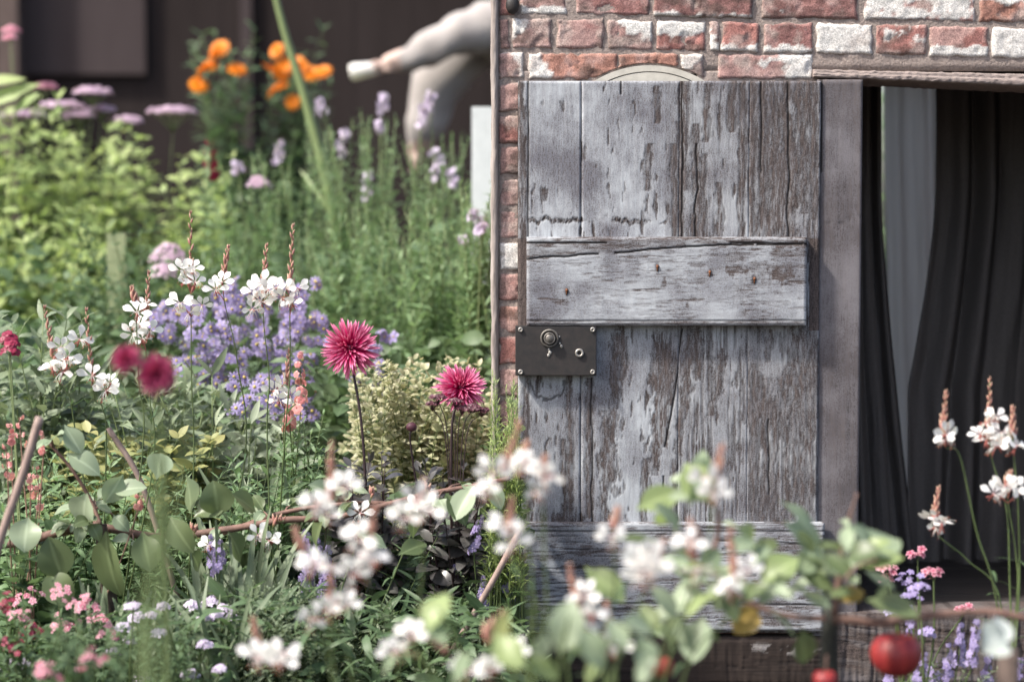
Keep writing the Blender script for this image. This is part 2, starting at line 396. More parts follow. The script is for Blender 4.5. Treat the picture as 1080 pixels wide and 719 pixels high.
bt.inputs['Color1'].default_value = (.27, .128, .112, 1); bt.inputs['Color2'].default_value = (.17, .09, .08, 1); bt.inputs['Mortar'].default_value = (.28, .235, .21, 1)
no = k.noise((40, 40, 40), detail=5); bs = k.n('BsdfPrincipled'); k.l(k.mix(.6, bt.outputs['Color'], k.mix(1., bt.outputs['Color'], k.ramp(no, (.35, .45), (.65, 1.5)), 'MULTIPLY')), bs.inputs['Base Color']); bs.inputs['Roughness'].default_value = .9
k.l(k.bump(k.math('ADD', k.math('MULTIPLY', bt.outputs['Fac'], -.8), no), .6, .006), bs.inputs['Normal']); k.out(bs.outputs[0]); M_bp = m
for xs_ in (x_l + .06, x_r - .06):
    b = MB(); b.box((xs_, .225 + .75, ztop / 2), (.06, .75, ztop / 2)); b.build('side_wall', [M_bp], house, False)
# back wall boards with an unglazed window slit behind the curtains
D_b = 6.72; wa, wb = P(916, 100, D_b), P(1002, 560, D_b)
b = MB(); yb = D_b - 5 + .03
for xa, xb, za, zb in ((x_l, wa[0], 0, ztop), (wb[0], x_r, 0, ztop), (wa[0], wb[0], 0, wb[2]), (wa[0], wb[0], wa[2] + .12, ztop)):
    b.box(((xa + xb) / 2, yb, (za + zb) / 2), ((xb - xa) / 2, .02, (zb - za) / 2))
b.build('back_wall', [M_plaster], house, False)
b = MB(); b.box(((x_l + x_r) / 2, .85, ztop + .05), ((x_r - x_l) / 2 + .12, 1.05, .045)); b.build('roof', [plainmat('slate', (.09, .09, .095), (.05, .05, .055), .7, scale=(8, 8, 8))], house, False)
# ---- weathered strip down the wall's edge
M_strip = plainmat('edge_timber', (.36, .315, .29), (.19, .16, .145), .9, scale=(90, 90, 9), bump=.7, bdist=.004)
a, b_ = P(517.5, -520), P(526.5, 716); n_ = 240
zz = np.linspace(b_[2], a[2], n_); uu = np.linspace(0, 1, 7)
U, Zs = np.meshgrid(uu, zz, indexing='xy'); Xs = a[0] + U * (b_[0] - a[0] - .001) + (fbm(Zs * 22, U * 0, 31) - .5) * .006 * (1 - U)
Ys = -.016 + .010 * (np.abs(U - .5) * 2) ** 4 + (fbm(Zs * 60, U * 6, 22) - .5) * .006
sheet('edge_strip', [grid_mesh('', Xs, Ys, Zs, None, back=.06)], [M_strip], house)
# ---- lintel
M_lint = plainmat('lintel_stone', (.30, .245, .225), (.15, .125, .115), .9, scale=(40, 120, 160), bump=.8, bdist=.004)
a0, a1 = P(857, 73.5), P(1160, 80); c0, c1 = P(857, 82.5), P(1160, 95.5)
U, Vv = np.meshgrid(np.linspace(0, 1, 160), np.linspace(0, 1, 14), indexing='xy')
Xs = a0[0] + U * (a1[0] - a0[0]); top = a0[2] + U * (a1[2] - a0[2]); bot = c0[2] + U * (c1[2] - c0[2])
Zs = bot + Vv * (top - bot) + (fbm(U * 60, Vv * 1, 4) - .5) * .004
Ys = -.016 - .010 * sstep(.42, .52, 1 - Vv) + (fbm(U * 90, Vv * 5, 7) - .5) * .006 + .012 * (np.abs(Vv - .5) * 2) ** 8
sheet('lintel', [grid_mesh('', Xs, Ys, Zs, None, back=.2)], [M_lint], house)
# ---- cream arched window head peeping over the door
M_cream = plainmat('cream_paint', (.50, .475, .415), (.40, .38, .33), .55, scale=(40, 40, 40), bump=.25)
cx, cz = P(685, 85)[0], P(685, 181)[2]
def arch_ring(r0, r1, y0, y1, mat=0):
    m_ = MB(); th = np.linspace(R(8), R(172), 60)
    pr = np.array([[r0, y1], [r0, y0], [r1, y0], [r1, y1]])
    V = np.stack([cx + pr[None, :, 0] * np.cos(th)[:, None], np.repeat(pr[None, :, 1], 60, 0), cz + pr[None, :, 0] * np.sin(th)[:, None]], -1).reshape(-1, 3)
    i = np.arange(59)[:, None] * 4; j = np.arange(4)[None]; j2 = (j + 1) % 4
    Q = np.stack([i + j, i + 4 + j, i + 4 + j2, i + j2], -1).reshape(-1, 4)
    return m_.add(V, Q, np.full(len(Q), mat), np.zeros((len(V), 3)))
s5 = S(5)
o = arch_ring(104.5 * s5, 110.8 * s5, -.005, .03).build('window_arch', [M_cream], house, False)
arch_ring(94 * s5, 103.5 * s5, -.004, .03).build('window_frame', [M_cream], o, False)
arch_ring(2 * s5, 104 * s5, .012, .04).build('window_board', [plainmat('dark_glass', (.05, .05, .05), None, .3)], o, False)
# iron hinge pin at the wall's top corner
M_iron = plainmat('black_iron', (.028, .022, .020), (.013, .012, .012), .6, .0, scale=(60, 60, 60), bump=.35, bdist=.001, spec=.5)
b = MB(); c_ = P(540.5, 6); b.inst(ball_tpl(5, 0, (1, .8, 1.35)), [c_ + [0, -.012, 0]], [0, 1, 0], [0, 0, 1], .0165, 0); b.tube([c_ + [0, .02, 0], c_ + [0, -.01, 0]], .011, n=10)
b.build('iron_bolt', [M_iron], house)

# ---- old painted wood
def woodmat(name, along, base=((.050, .044, .045), (.12, .102, .100)), paint=((.43, .455, .48), (.165, .17, .195)), fleck=1.0, flat=0.):
    """attribute wear = (paint cover, brown stain, crack); along = mapping scale with the grain"""
    m, nt = new_mat(name); k = N(nt)
    at = k.n('Attribute', attribute_name='wear'); sp = k.n('SeparateXYZ'); k.l(at.outputs['Vector'], sp.inputs[0])
    gr = k.noise(along, detail=6, rough=.75, dist=.2); al2 = tuple(v * .22 for v in along); g2 = k.noise(al2, detail=4, rough=.6, dist=.6)
    big = k.noise((6, 6, 6), detail=5, rough=.6); iso = k.noise((330, 330, 330), detail=3, rough=.7)
    fl = k.math('MULTIPLY', k.ramp(k.math('ADD', k.math('MULTIPLY', gr, .45), k.math('MULTIPLY', iso, .55)), (.42, 1.), (.52, 0.)), fleck)
    cov = k.math('SUBTRACT', sp.outputs[0], k.math('MULTIPLY', fl, k.ramp(big, (.38, 1.05), (.60, .22))), clamp=True)
    bare = k.mix(k.ramp(g2, (.3, 0.), (.7, 1.)), base[0], base[1])
    bare = k.mix(sp.outputs[1], bare, k.mix(k.ramp(k.math('ADD', k.math('MULTIPLY', gr, .5), k.math('MULTIPLY', iso, .5)), (.40, 0.), (.60, 1.)), (.024, .019, .018), (.135, .106, .098)))
    pc = k.mix(k.ramp(big, (.36, 0.), (.62, 1.)), paint[1], paint[0])
    pc = k.mix(k.math('MULTIPLY', k.ramp(g2, (.35, 1.), (.6, 0.)), .35), pc, (.17, .16, .175))
    c = k.mix(cov, bare, pc)
    c = k.mix(sp.outputs[2], c, (.016, .013, .012))
    bs = k.n('BsdfPrincipled'); k.l(c, bs.inputs['Base Color']); bs.inputs['Roughness'].default_value = .8; bs.inputs['Specular IOR Level'].default_value = .2
    h = k.math('ADD', k.math('MULTIPLY', cov, .6), k.math('ADD', k.math('MULTIPLY', gr, .55), k.math('MULTIPLY', g2, .3)))
    k.l(k.bump(h, .2, .001), bs.inputs['Normal']); k.out(bs.outputs[0]); return m
M_plank = woodmat('peeling_painted_wood', (420, 420, 55))
M_ledge = woodmat('peeling_painted_ledge', (60, 420, 420), fleck=.85)
M_post = woodmat('bare_grey_post', (380, 380, 22), paint=((.19, .18, .192), (.075, .068, .075)), fleck=1.1)
M_sill = woodmat('worn_dark_sill', (14, 300, 300), base=((.02, .015, .013), (.045, .033, .028)), paint=((.42, .40, .38), (.3, .28, .27)), fleck=.5)

def board(name, x0, y0, x1, y1, yf, yb, mat, parent, wear, step=(.0024, .0032), sidecurve=.004, D=None, relief=.0006):
    """board whose front stands at y=yf; wear(px,py) -> paint, brown, crack in photo pixels of the wall plane; cracks are cut in"""
    D = 5 + yf; a, b = P(x0, y0, D), P(x1, y1, D)
    nx = max(4, int((b[0] - a[0]) / step[0])); nz = max(4, int((a[2] - b[2]) / step[1]))
    U, V = np.meshgrid(np.linspace(0, 1, nx + 1), np.linspace(0, 1, nz + 1), indexing='xy')
    X = a[0] + U * (b[0] - a[0]); Z = b[2] + V * (a[2] - b[2])
    px = x0 + U * (x1 - x0); py = y1 + V * (y0 - y1)
    pa, br, cr = wear(px, py)
    ed = np.minimum(np.minimum(U, 1 - U) * (b[0] - a[0]), np.minimum(V, 1 - V) * (a[2] - b[2]))
    Y = yf + .003 * (1 - sstep(0, sidecurve, ed)) + cr * .0022 - pa * .00035 + (fbm(X * 30, Z * 6, 3) - .5) * relief * 2 + (fbm(X * 220, Z * 14, 9) - .5) * relief
    return sheet(name, [grid_mesh('', X, Y, Z, None, attrs=[('wear', np.stack([pa, br, cr], -1))], back=yb)], [mat], parent)
def streak(px, py, x, y0, y1, w, wob=6., seed=0, soft=.5, lean=0.):
    """vertical peeled streak: 1 inside"""
    c = x + (fbm(py / 22, py * 0 + seed, 40 + seed % 7) - .5) * 2 * wob + lean * (py - y0)
    ww = w * .6 * (.15 + 1.4 * fbm(py / 9, py * 0 + seed * 3, 50)) * np.clip(np.minimum(py - y0, y1 - py) / 14, 0, 1)
    d = np.abs(px - c) + (fbm(px / 1.7, py / 6, 60 + seed % 5) - .5) * w * 1.5
    return (1 - sstep(ww * soft * .4, ww * soft + 4.5, d)) * (ww > .05) * (py > y0) * (py < y1)
def blot(px, py, x, y, rx, ry, seed=0):
    d = np.sqrt(((px - x) / rx) ** 2 + ((py - y) / ry) ** 2) + (fbm(px / 3, py / 9, 70 + seed, 5) - .5) * 2.6
    return 1 - sstep(.45, 1.25, d)
def line(px, py, x, y0, y1, w=.8, wob=1.5, seed=0, lean=0.):
    c = x + (fbm(py / 30, py * 0 + seed, 80) - .5) * 2 * wob + lean * (py - y0)
    return (1 - sstep(w * .5, w * .5 + 1.2, np.abs(px - c))) * ((py > y0) & (py < y1))
ST = [ # x, y0, y1, width, wobble, lean : brown peeled streaks read off the door
 (717, 84, 260, 5, 4, 0), (709, 150, 255, 3, 3, 0), (733, 130, 256, 6, 6, 0), (722, 84, 200, 3, 3, 0), (745, 88, 150, 4, 3, 0), (770, 84, 140, 3, 3, 0), (757, 190, 252, 5, 5, 0), (779, 84, 250, 2.5, 3, 0), (741, 160, 255, 3, 5, 0),
 (793, 84, 255, 4, 4, 0), (804, 84, 255, 4, 4, 0), (815, 100, 256, 7, 6, 0), (826, 84, 250, 6, 5, 0), (834, 120, 255, 7, 6, 0), (845, 84, 225, 5, 5, 0), (854, 84, 230, 4, 3, 0), (820, 160, 230, 9, 5, 0), (840, 84, 140, 6, 4, 0),
 (549, 84, 260, 3, 2, 0), (553, 110, 250, 1.5, 3, 0), (692, 90, 130, 4, 4, 0), (682, 150, 200, 3, 5, 0),
 (601, 392, 560, 3, 4, 0), (556, 392, 560, 2.5, 3, 0), (595, 460, 560, 3, 5, 0), (622, 395, 545, 4, 4, 0), (650, 348, 500, 9, 5, -.03), (639, 430, 550, 7, 6, 0), (661, 352, 400, 4, 4, -.1), (692, 346, 500, 11, 6, -.02), (702, 360, 470, 11, 7, -.05), (733, 344, 450, 10, 6, -.14), (738, 346, 400, 6, 4, -.05), (764, 364, 436, 7, 4, -.18), (720, 430, 510, 7, 5, -.12), (712, 500, 560, 4, 4, 0), (681, 480, 560, 3, 4, 0),
 (798, 380, 560, 3.5, 5, 0), (808, 395, 560, 4, 6, 0), (818, 430, 560, 4, 6, 0), (829, 400, 560, 4.5, 6, 0), (838, 380, 560, 4, 6, 0), (847, 360, 560, 4.5, 5, 0), (854, 345, 560, 4, 3, 0), (812, 345, 380, 5, 4, 0), (833, 344, 385, 8, 4, 0), (845, 344, 395, 7, 4, 0), (797, 425, 520, 4, 3, 0)]
BL = [(802, 428, 17, 12, 1), (826, 432, 12, 7, 2), (842, 360, 16, 14, 3), (700, 395, 10, 30, 4), (828, 400, 10, 10, 5), (645, 500, 9, 22, 6), (655, 360, 6, 16, 8), (600, 545, 25, 6, 9), (735, 365, 8, 20, 7), (825, 190, 12, 40, 3), (812, 235, 16, 12, 4)]
CR = [(720, 84, 256, .9, 3, 0), (625, 396, 560, .4, 3, 0), (829, 84, 256, .7, 3, 0), (734, 150, 256, .7, 4, 0), (721, 344, 470, .8, 1.5, -.16), (802, 84, 180, .6, 2, 0), (812, 440, 520, .4, 4, 0), (654, 84, 100, .5, 1, 0), (557, 85, 255, .5, 1, 0), (700, 500, 560, .5, 2, 0)]
def wear_planks(px, py):
    pe = np.zeros_like(px); cr = np.zeros_like(px)
    for q, (x, y0, y1, w_, wb_, ln) in enumerate(ST): pe = np.maximum(pe, streak(px, py, x, y0, y1, w_, wb_, q, .5, ln))
    for x, y, rx, ry, sd_ in BL: pe = np.maximum(pe, blot(px, py, x, y, rx, ry, sd_))
    for q, (x, y0, y1, w_, wb_, ln) in enumerate(CR): cr = np.maximum(cr, line(px, py, x, y0, y1, w_, wb_, q, ln))
    # flaked ragged line above the ledge
    yy = 231 + (fbm(px / 4, px * 0, 91) - .5) * 11; hl = (1 - sstep(.6, 3.4, np.abs(py - yy))) * (px > 556) * (px < 703) * sstep(.45, .55, fbm(px / 13, py / 20, 92))
    pe = np.maximum(pe, hl); cr = np.maximum(cr, hl * .8 * (fbm(px / 1.5, py / 2, 99, 2) > .52))
    # flaked shape under the lock
    rr = np.hypot((px - 578), (py - 402) * 1.1) + (fbm(px / 5, py / 5, 93) - .5) * 7; cr = np.maximum(cr, (1 - sstep(1, 2.2, np.abs(rr - 18))) * (py > 398) * .7)
    fine = sstep(.50, .62, fbm(px / 1.7, py / 40, 95)) * np.where(px > 788, .8, np.where(px > 715, .5, .0)) * sstep(.35, .6, fbm(px / 16, py / 70, 94)); pe = np.maximum(pe, fine)
    pe = np.maximum(pe, sstep(.70, .76, fbm(px / 5, py / 22, 96)) * .7)
    nf = np.clip((fbm(px / .9, py / 9, 97, 3) - .30) * 2.6, .12, 1); n2 = np.clip((fbm(px / 4, py / 14, 98, 4) - .25) * 2.2, .25, 1); rag = np.clip(pe * (.25 + .75 * nf) * (.35 + .65 * n2) * 1.75 * (1 - .3 * sstep(770, 795, px) * (py > 344)), 0, .95)
    edge = np.clip(pe * (1 - pe) * 4, 0, 1); cr = np.maximum(cr, edge * .35)
    bare_shade_slot = ((px < 555) | (px > 851)) * (py > 250) * (py < 346); rag = np.maximum(rag, bare_shade_slot);  # bare wood at the ledge's left end; ledge shadow painted in at its right
    pa = 1 - rag; base = .78 + .22 * (px < 700) - .12 * (px > 788)
    return np.clip(pa * base, 0, 1), np.clip(rag * (.45 + .6 * fbm(px / 12, py / 30, 98)) + bare_shade_slot * .6, 0, 1), np.clip(cr, 0, 1)
# door_post (fixed to the wall) and the door with its pieces
def wear_post(px, py):
    n_ = fbm(px / 5, py / 60, 21); return .55 + .45 * n_, .35 * sstep(.5, .7, n_), line(px, py, 866, 80, 180, 1.2, 1, 3) * .9 + .5 * (1 - sstep(0, 6, np.abs(py - 236 - (px - 870) * -.25))) * (fbm(px / 4, py / 3, 5) > .55)
board('door_post', 862.5, 84, 904, 700, -.034, .12, M_post, house, wear_post, (.0035, .006))
# the post narrows slightly to the foot
dr = board('door', 546, 90, 861, 664, -.012, .0, M_post, house, lambda px, py: (px * 0, px * 0 + .5, px * 0 + .95), (.03, .03))
dr['label'] = 'weathered grey plank door with peeling paint and a black lock plate'
for x0, x1 in ((546.5, 611.9), (613.7, 714.8), (716.6, 787.4), (790.0, 861.0)):
    board('plank', x0, 85.5, x1, 667, -.042, -.0125, M_plank, dr, wear_planks, (.0021, .0026))
def wear_ledge(px, py):
    pe = sstep(.68, .74, fbm(px / 50, py / 5, 101)) * .9
    pe = np.maximum(pe, sstep(.57, .64, fbm(px / 22, py / 3.2, 102)) * (.35 + .65 * sstep(700, 830, px)) * (.4 + .6 * sstep(290, 255, py)))
    yc = np.interp(px, [555, 640, 700, 760, 851], [272, 268, 262, 258, 258]) + (fbm(px / 18, px * 0, 103) - .5) * 4
    cr = (1 - sstep(.5, 1.5, np.abs(py - yc))) * (fbm(px / 25, px * 0, 104) > .3)
    y2 = 256.5 + (fbm(px / 30, px * 0, 105) - .5) * 2; cr = np.maximum(cr, (1 - sstep(.3, 1.3, np.abs(py - y2))) * ((px < 640) | (px > 770)))
    y3 = 338 + (fbm(px / 30, px * 0, 106) - .5) * 2; cr = np.maximum(cr, .7 * (1 - sstep(.2, 1.2, np.abs(py - y3))))
    pe = np.maximum(pe, (py < yc) * (.35 + .45 * (fbm(px / 30, py / 2.5, 107) > .5))); pe = np.maximum(pe, (py > 338.5) * .6)
    for x, y, rx, ry, s_ in ((748, 289, 4, 3, 1), (725, 322, 3, 5, 3), (840, 258, 30, 6, 4), (700, 300, 3, 6, 6), (820, 290, 20, 8, 5), (775, 285, 16, 5, 6)): pe = np.maximum(pe, blot(px, py, x, y, rx, ry, s_) * .95)
    for x, y in ((693, 282), (598, 308), (795, 296)): cr = np.maximum(cr, np.exp(-(((px - x) / 1.6) ** 2 + ((py - y) / 4) ** 2)))
    pe = np.maximum(pe * (.3 + .7 * np.clip((fbm(px / 9, py / .9, 108, 3) - .3) * 2.6, 0, 1)) * 1.2, .55 * sstep(.54, .66, fbm(px / 11, py / 1.2, 109, 3)) * sstep(.4, .6, fbm(px / 40, py / 25, 110)))
    return np.clip(1 - pe, 0, 1), np.clip(pe * .8, 0, 1), np.clip(cr, 0, 1)
board('ledge', 555.5, 250, 850.5, 343.5, -.076, -.0425, M_ledge, dr, wear_ledge, (.0028, .0021), .006, D=4.94)
def wear_rail(px, py):
    pe = sstep(.56, .68, fbm(px / 16, py / 1.6, 111)) * .7; pe = np.maximum(pe, sstep(.6, .7, fbm(px / 40, py / 6, 112)) * .6); pe = np.maximum(pe, (py < 553) * .0)
    cr = (fbm(px / 60, py / 1.6, 113) > .70) * .55; cr = np.maximum(cr, (1 - sstep(.5, 1.6, np.abs(py - 560))) * .6); cr = np.maximum(cr, (1 - sstep(.5, 1.6, np.abs(py - 636 - (px - 700) * .01))) * .7)
    return np.clip(.95 - pe, 0, 1), np.clip(pe * .5, 0, 1), np.clip(cr, 0, 1)
board('bottom_rail', 553, 551, 869, 665.5, -.062, -.0425, M_ledge, dr, wear_rail, (.0028, .0021), .006, D=4.96)
# rust stained nails of the ledge
M_rust = plainmat('rust', (.20, .075, .03), (.10, .04, .02), .85, scale=(300, 300, 300))
for x, y in ((693, 281), (597.5, 306), (795, 294), (748, 287)):
    b = MB(); b.tube([P(x, y, 4.94) + [0, -.052 + .04, 0], P(x, y, 4.94) + [0, -.0195, 0]], [.0035, .003], n=8)
    b.tube([P(x, y - 2, 4.94) + [0, -.0168, 0], P(x - .3, y + 5, 4.94) + [0, -.0168, 0]], [.0028, .0018, .001], n=6); b.build('nail', [M_rust], dr)
# lock plate
M_steel = plainmat('worn_steel', (.50, .48, .44), (.22, .20, .18), .45, .6, scale=(150, 150, 150), bump=.2)
Dl = 4.93; a, b_ = P(543.5, 343.7, Dl), P(629, 396, Dl); yl = -.074
bm = bmesh.new(); bmesh.ops.create_cube(bm, size=1)
bmesh.ops.scale(bm, vec=((b_[0] - a[0]), .03, (a[2] - b_[2])), verts=bm.verts); bmesh.ops.translate(bm, vec=((a[0] + b_[0]) / 2, yl + .016, (a[2] + b_[2]) / 2), verts=bm.verts)
bmesh.ops.bevel(bm, geom=bm.edges[:], offset=.002, segments=2, affect='EDGES', profile=.6)
bmesh.ops.translate(bm, vec=tuple(-wloc(dr)), verts=bm.verts)
me = bpy.data.meshes.new('lock_plate'); bm.to_mesh(me); bm.free(); link('lock_plate', me, [M_iron], dr, False)
def ring(m_, c, r0, r1, y0, y1, mat=0, n=28):
    th = np.arange(n) / n * 2 * math.pi; pr = np.array([[r0, y1], [r0, y0], [(r0 + r1) / 2, y0 - (r1 - r0) * .3], [r1, y0], [r1, y1]])
    V = np.stack([c[0] + pr[None, :, 0] * np.cos(th)[:, None], np.repeat(pr[None, :, 1], n, 0), c[2] + pr[None, :, 0] * np.sin(th)[:, None]], -1).reshape(-1, 3); kq = len(pr)
    i = np.arange(n)[:, None]; j = np.arange(kq - 1)[None]
    Q = np.stack([i * kq + j, ((i + 1) % n) * kq + j, ((i + 1) % n) * kq + j + 1, i * kq + j + 1], -1).reshape(-1, 4)
    m_.add(V, Q, np.full(len(Q), mat), np.zeros((len(V), 3)))
M_dullsteel = plainmat('dull_knob_metal', (.20, .185, .165), (.09, .082, .075), .5, .5, scale=(120, 120, 120))
s9 = S(Dl); c_ = P(579.5, 356.5, Dl)
b = MB(); ring(b, c_, 7.6 * s9, 9.8 * s9, yl - .003, yl + .004); ring(b, c_, 4.6 * s9, 6.2 * s9, yl - .012, yl + .002)
b.inst(ball_tpl(6, 0, (1, .55, 1)), [c_ + [0, 0, 0]], [0, 1, 0], [0, 0, 1], 4.8 * s9, 0); bv = b.V[-1]; bv[:, 1] += (yl - .010) - c_[1]
b.build('knob', [M_dullsteel], dr)
c_ = P(611, 372, Dl); b = MB(); ring(b, c_, 2.2 * s9, 4.6 * s9, yl - .003, yl + .004)
b.build('keyhole', [M_steel], dr)
for x, y in ((549, 347.5), (625, 347.5), (549, 392), (625, 392)):
    c_ = P(x, y, Dl); b = MB(); ring(b, c_, .9 * s9, 2.7 * s9, yl - .0025, yl + .003, n=16); b.inst(ball_tpl(2, 0, (1, .3, 1)), [[c_[0], yl - .0005, c_[2]]], [0, 1, 0], [0, 0, 1], 1.2 * s9, 0); b.build('screw', [M_steel], dr)
b = MB()
for x, y, r_ in ((579, 368.5, 1.3), (580, 371.8, 1.9), (578.5, 374.5, 1.6), (590.5, 362, 1.0), (592, 365, 1.6), (590, 355, .9)):
    c_ = P(x, y, Dl); b.inst(ball_tpl(3, 0, (1, .35, 1.2)), [[c_[0], yl, c_[2]]], [0, 1, 0], [0, 0, 1], r_ * s9, 0)
b.build('keyhole_cover', [M_steel], dr)

# ---- sill beam under the door, threshold, floor
def wear_sill(px, py):
    ch = sstep(.5, .58, fbm(px / 9, py / 5, 121)) * (1 - sstep(4, 12, np.abs(py - (682 + (px - 800) * .12)) + 8 * fbm(px / 15, py * 0, 6))) * (px > 790)
    return ch * .9, ch * 0, (fbm(px / 80, py / 3, 122) > .68) * .5
board('sill_beam', 548, 672, 871, 722, -.055, .1, M_sill, house, wear_sill, (.004, .004), .012, D=4.95, relief=.004)
M_thr = woodmat('worn_threshold', (10, 220, 220), base=((.03, .024, .022), (.075, .058, .05)), paint=((.12, .105, .10), (.075, .066, .062)), fleck=.8)
def wear_thr(px, py):
    n_ = fbm(px / 70, (py - px * .12) / 5, 131); return sstep(.42, .6, n_) * .8, 1 - n_, sstep(.66, .74, fbm(px / 90, (py - px * .12) / 2, 132)) * .5
board('threshold', 872, 646, 1152, 722, -.05, .1, M_thr, house, wear_thr, (.004, .003), .012, D=4.95, relief=.008)
M_floor = plainmat('floor_planks', (.045, .04, .038), (.024, .021, .02), .8, scale=(3, 60, 60))
b = MB(); zf = P(1000, 646, 4.98)[2]; yq = -.04
while yq < 1.7:
    b.box(((x_l + x_r) / 2, yq + .066, zf - .02 + float(rng.normal(0, .002))), ((x_r - x_l) / 2 - .13, .0645, .018)); yq += .132
b.build('floorboard', [M_floor], house, False)

# ---- curtains inside
def cloth(name, xe0, xe1, y0, y1, D, mat, label, folds, amp, seed):
    """xe0 / xe1: functions of t (0 top .. 1 foot) giving the left and right edge in photo pixels"""
    nz, nx = 60, 120; t = np.linspace(0, 1, nz); u = np.linspace(0, 1, nx); U, Tt = np.meshgrid(u, t, indexing='xy')
    px = xe0(Tt) + U * (xe1(Tt) - xe0(Tt)); py = y0 + Tt * (y1 - y0)
    X = np.empty_like(px); Z = np.empty_like(px)
    for r in range(nz):
        q0 = P(px[r, 0], py[r, 0], D); q1 = P(px[r, -1], py[r, 0], D); X[r] = q0[0] + (px[r] - px[r, 0]) / max(1e-6, px[r, -1] - px[r, 0]) * (q1[0] - q0[0]); Z[r] = q0[2]
    ph = U * folds * 2 * math.pi; Y = D - 5 + amp * np.sin(ph + 1.5 * np.sin(Tt * 2 + seed)) * (.6 + .4 * np.sin(ph * .37 + seed)) + (fbm(U * folds * 2, Tt * 3, seed) - .5) * amp
    V, Q, _ = grid_mesh('', X, Y, Z, None)
    o = sheet(name, [(V, Q, [])], [mat], None)
    if mat is not M_sheer: sm = o.modifiers.new('thickness', 'SOLIDIFY'); sm.thickness = .003
    return T(o, label, 'curtain')
M_dc = plainmat('dark_curtain', (.155, .143, .139), (.11, .102, .098), .95, scale=(300, 300, 300), bump=.2, spec=.1)
m, nt = new_mat('sheer_curtain'); k = N(nt); nz_ = k.noise((120, 120, 5), detail=3)
cc = k.mix(nz_, (.88, .76, .64), (.70, .60, .51)); df = k.n('BsdfDiffuse'); k.l(cc, df.inputs[0]); tr = k.n('BsdfTranslucent'); k.l(cc, tr.inputs[0]); mx = k.n('MixShader'); mx.inputs[0].default_value = .75; k.l(df.outputs[0], mx.inputs[1]); k.l(tr.outputs[0], mx.inputs[2]); k.out(mx.outputs[0]); M_sheer = m
cloth('curtain', lambda t: 895 + t * 0, lambda t: 931 + 36 * np.clip((t - .28) / .72, 0, 1) ** 1.3, 60, 598, 5.72, M_dc, 'dark grey curtain hanging in the open doorway right behind the wooden post', 3, .03, 1)
cloth('curtain', lambda t: 986 - 30 * np.clip((t - .25) / .4, 0, 1) ** 1.4, lambda t: 1190 + t * 0, 60, 598, 5.72, M_dc, 'wide nearly black curtain filling the open doorway beyond the pale strip', 7, .045, 4)
cloth('curtain', lambda t: 933 + 4 * t, lambda t: 1004 + t * 0, 66, 590, 6.6, M_sheer, 'thin pale grey curtain lit from behind, showing between two dark ones', 3, .02, 2)
# ================================================================ plants
def base(px, D, z=0.): p = P(px, 360, D); return np.array([p[0], D - 5, z])
nrm = lambda v: np.array(v, float) / (np.linalg.norm(v) + 1e-9)
def rnd(a, b, n=None): return rng.uniform(a, b, n)

# materials
M_stem = leafmat('stem_green', (.10, .14, .05), (.07, .10, .035), trans=.1, vein=0)
M_stem_pale = leafmat('stem_pale_green', (.24, .30, .14), (.18, .24, .10), trans=.15, vein=0)
M_stem_red = leafmat('stem_red', (.30, .15, .125), (.19, .14, .085), trans=.1, vein=0)
M_stem_dark = leafmat('stem_dark', (.035, .016, .020), (.022, .014, .014), trans=0, vein=0)
M_bark = plainmat('bark', (.115, .082, .066), (.05, .036, .03), .85, scale=(60, 60, 60), bump=.7, bdist=.004)
M_bark_red = plainmat('bark_reddish', (.20, .115, .09), (.085, .05, .04), .75, scale=(45, 45, 45), bump=.5, bdist=.003)
M_white = leafmat('white_petal', (.86, .85, .83), (.78, .77, .77), base=(.80, .62, .64), rough=.6, trans=.3, spec=.2, vein=0, mott=.04)
M_calyx = leafmat('pink_calyx', (.50, .15, .15), (.38, .14, .10), trans=.2, vein=0)
M_bud = leafmat('gaura_bud', (.48, .23, .19), (.38, .16, .14), tip=(.56, .42, .29), base=(.36, .30, .14), trans=.2, vein=0)
M_anther = leafmat('anther', (.42, .13, .07), (.3, .10, .06), trans=0, vein=0)
M_lime = leafmat('lime_leaf', (.48, .55, .24), (.24, .34, .12), rough=.5, trans=.42)
M_green = leafmat('green_leaf', (.15, .225, .11), (.072, .125, .06), trans=.38)
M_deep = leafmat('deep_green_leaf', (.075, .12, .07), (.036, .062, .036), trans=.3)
M_fresh = leafmat('fresh_green_leaf', (.27, .38, .20), (.125, .215, .10), trans=.42)
M_grey = leafmat('grey_green_leaf', (.24, .29, .18), (.12, .165, .10), trans=.3)
M_silver = leafmat('silver_leaf', (.33, .38, .27), (.19, .24, .16), trans=.3)
M_apple = leafmat('apple_leaf', (.165, .21, .095), (.085, .12, .055), rough=.38, trans=.35, spec=.45, vein=.35)
M_applepale = leafmat('apple_leaf_pale', (.36, .42, .29), (.22, .29, .18), rough=.45, trans=.35, vein=.3)  # paler copy of the apple leaf: sheen and pale undersides put into the colour
M_applelime = leafmat('apple_leaf_young', (.33, .40, .18), (.22, .29, .12), rough=.4, trans=.4, vein=.3)
M_sage = leafmat('variegated_leaf', (.46, .44, .27), (.27, .29, .17), tip=(.55, .52, .38), base=(.17, .21, .10), trans=.35)
M_dusk = leafmat('purple_black_leaf', (.05, .045, .05), (.085, .085, .075), rough=.35, trans=.12, spec=.6)
M_dahlia = leafmat('dahlia_petal', (.56, .010, .14), (.44, .006, .10), tip=(.84, .30, .50), base=(.20, .002, .04), rough=.5, trans=.25, vein=0, tipw=(.5, 1.), mott=.1)
M_maroon = leafmat('maroon_petal', (.30, .010, .06), (.42, .035, .13), tip=(.46, .09, .19), base=(.12, .004, .02), rough=.55, trans=.2, vein=0, mott=.1)
M_violet = leafmat('violet_petal', (.30, .25, .48), (.20, .16, .35), tip=(.44, .38, .60), trans=.3, vein=0)
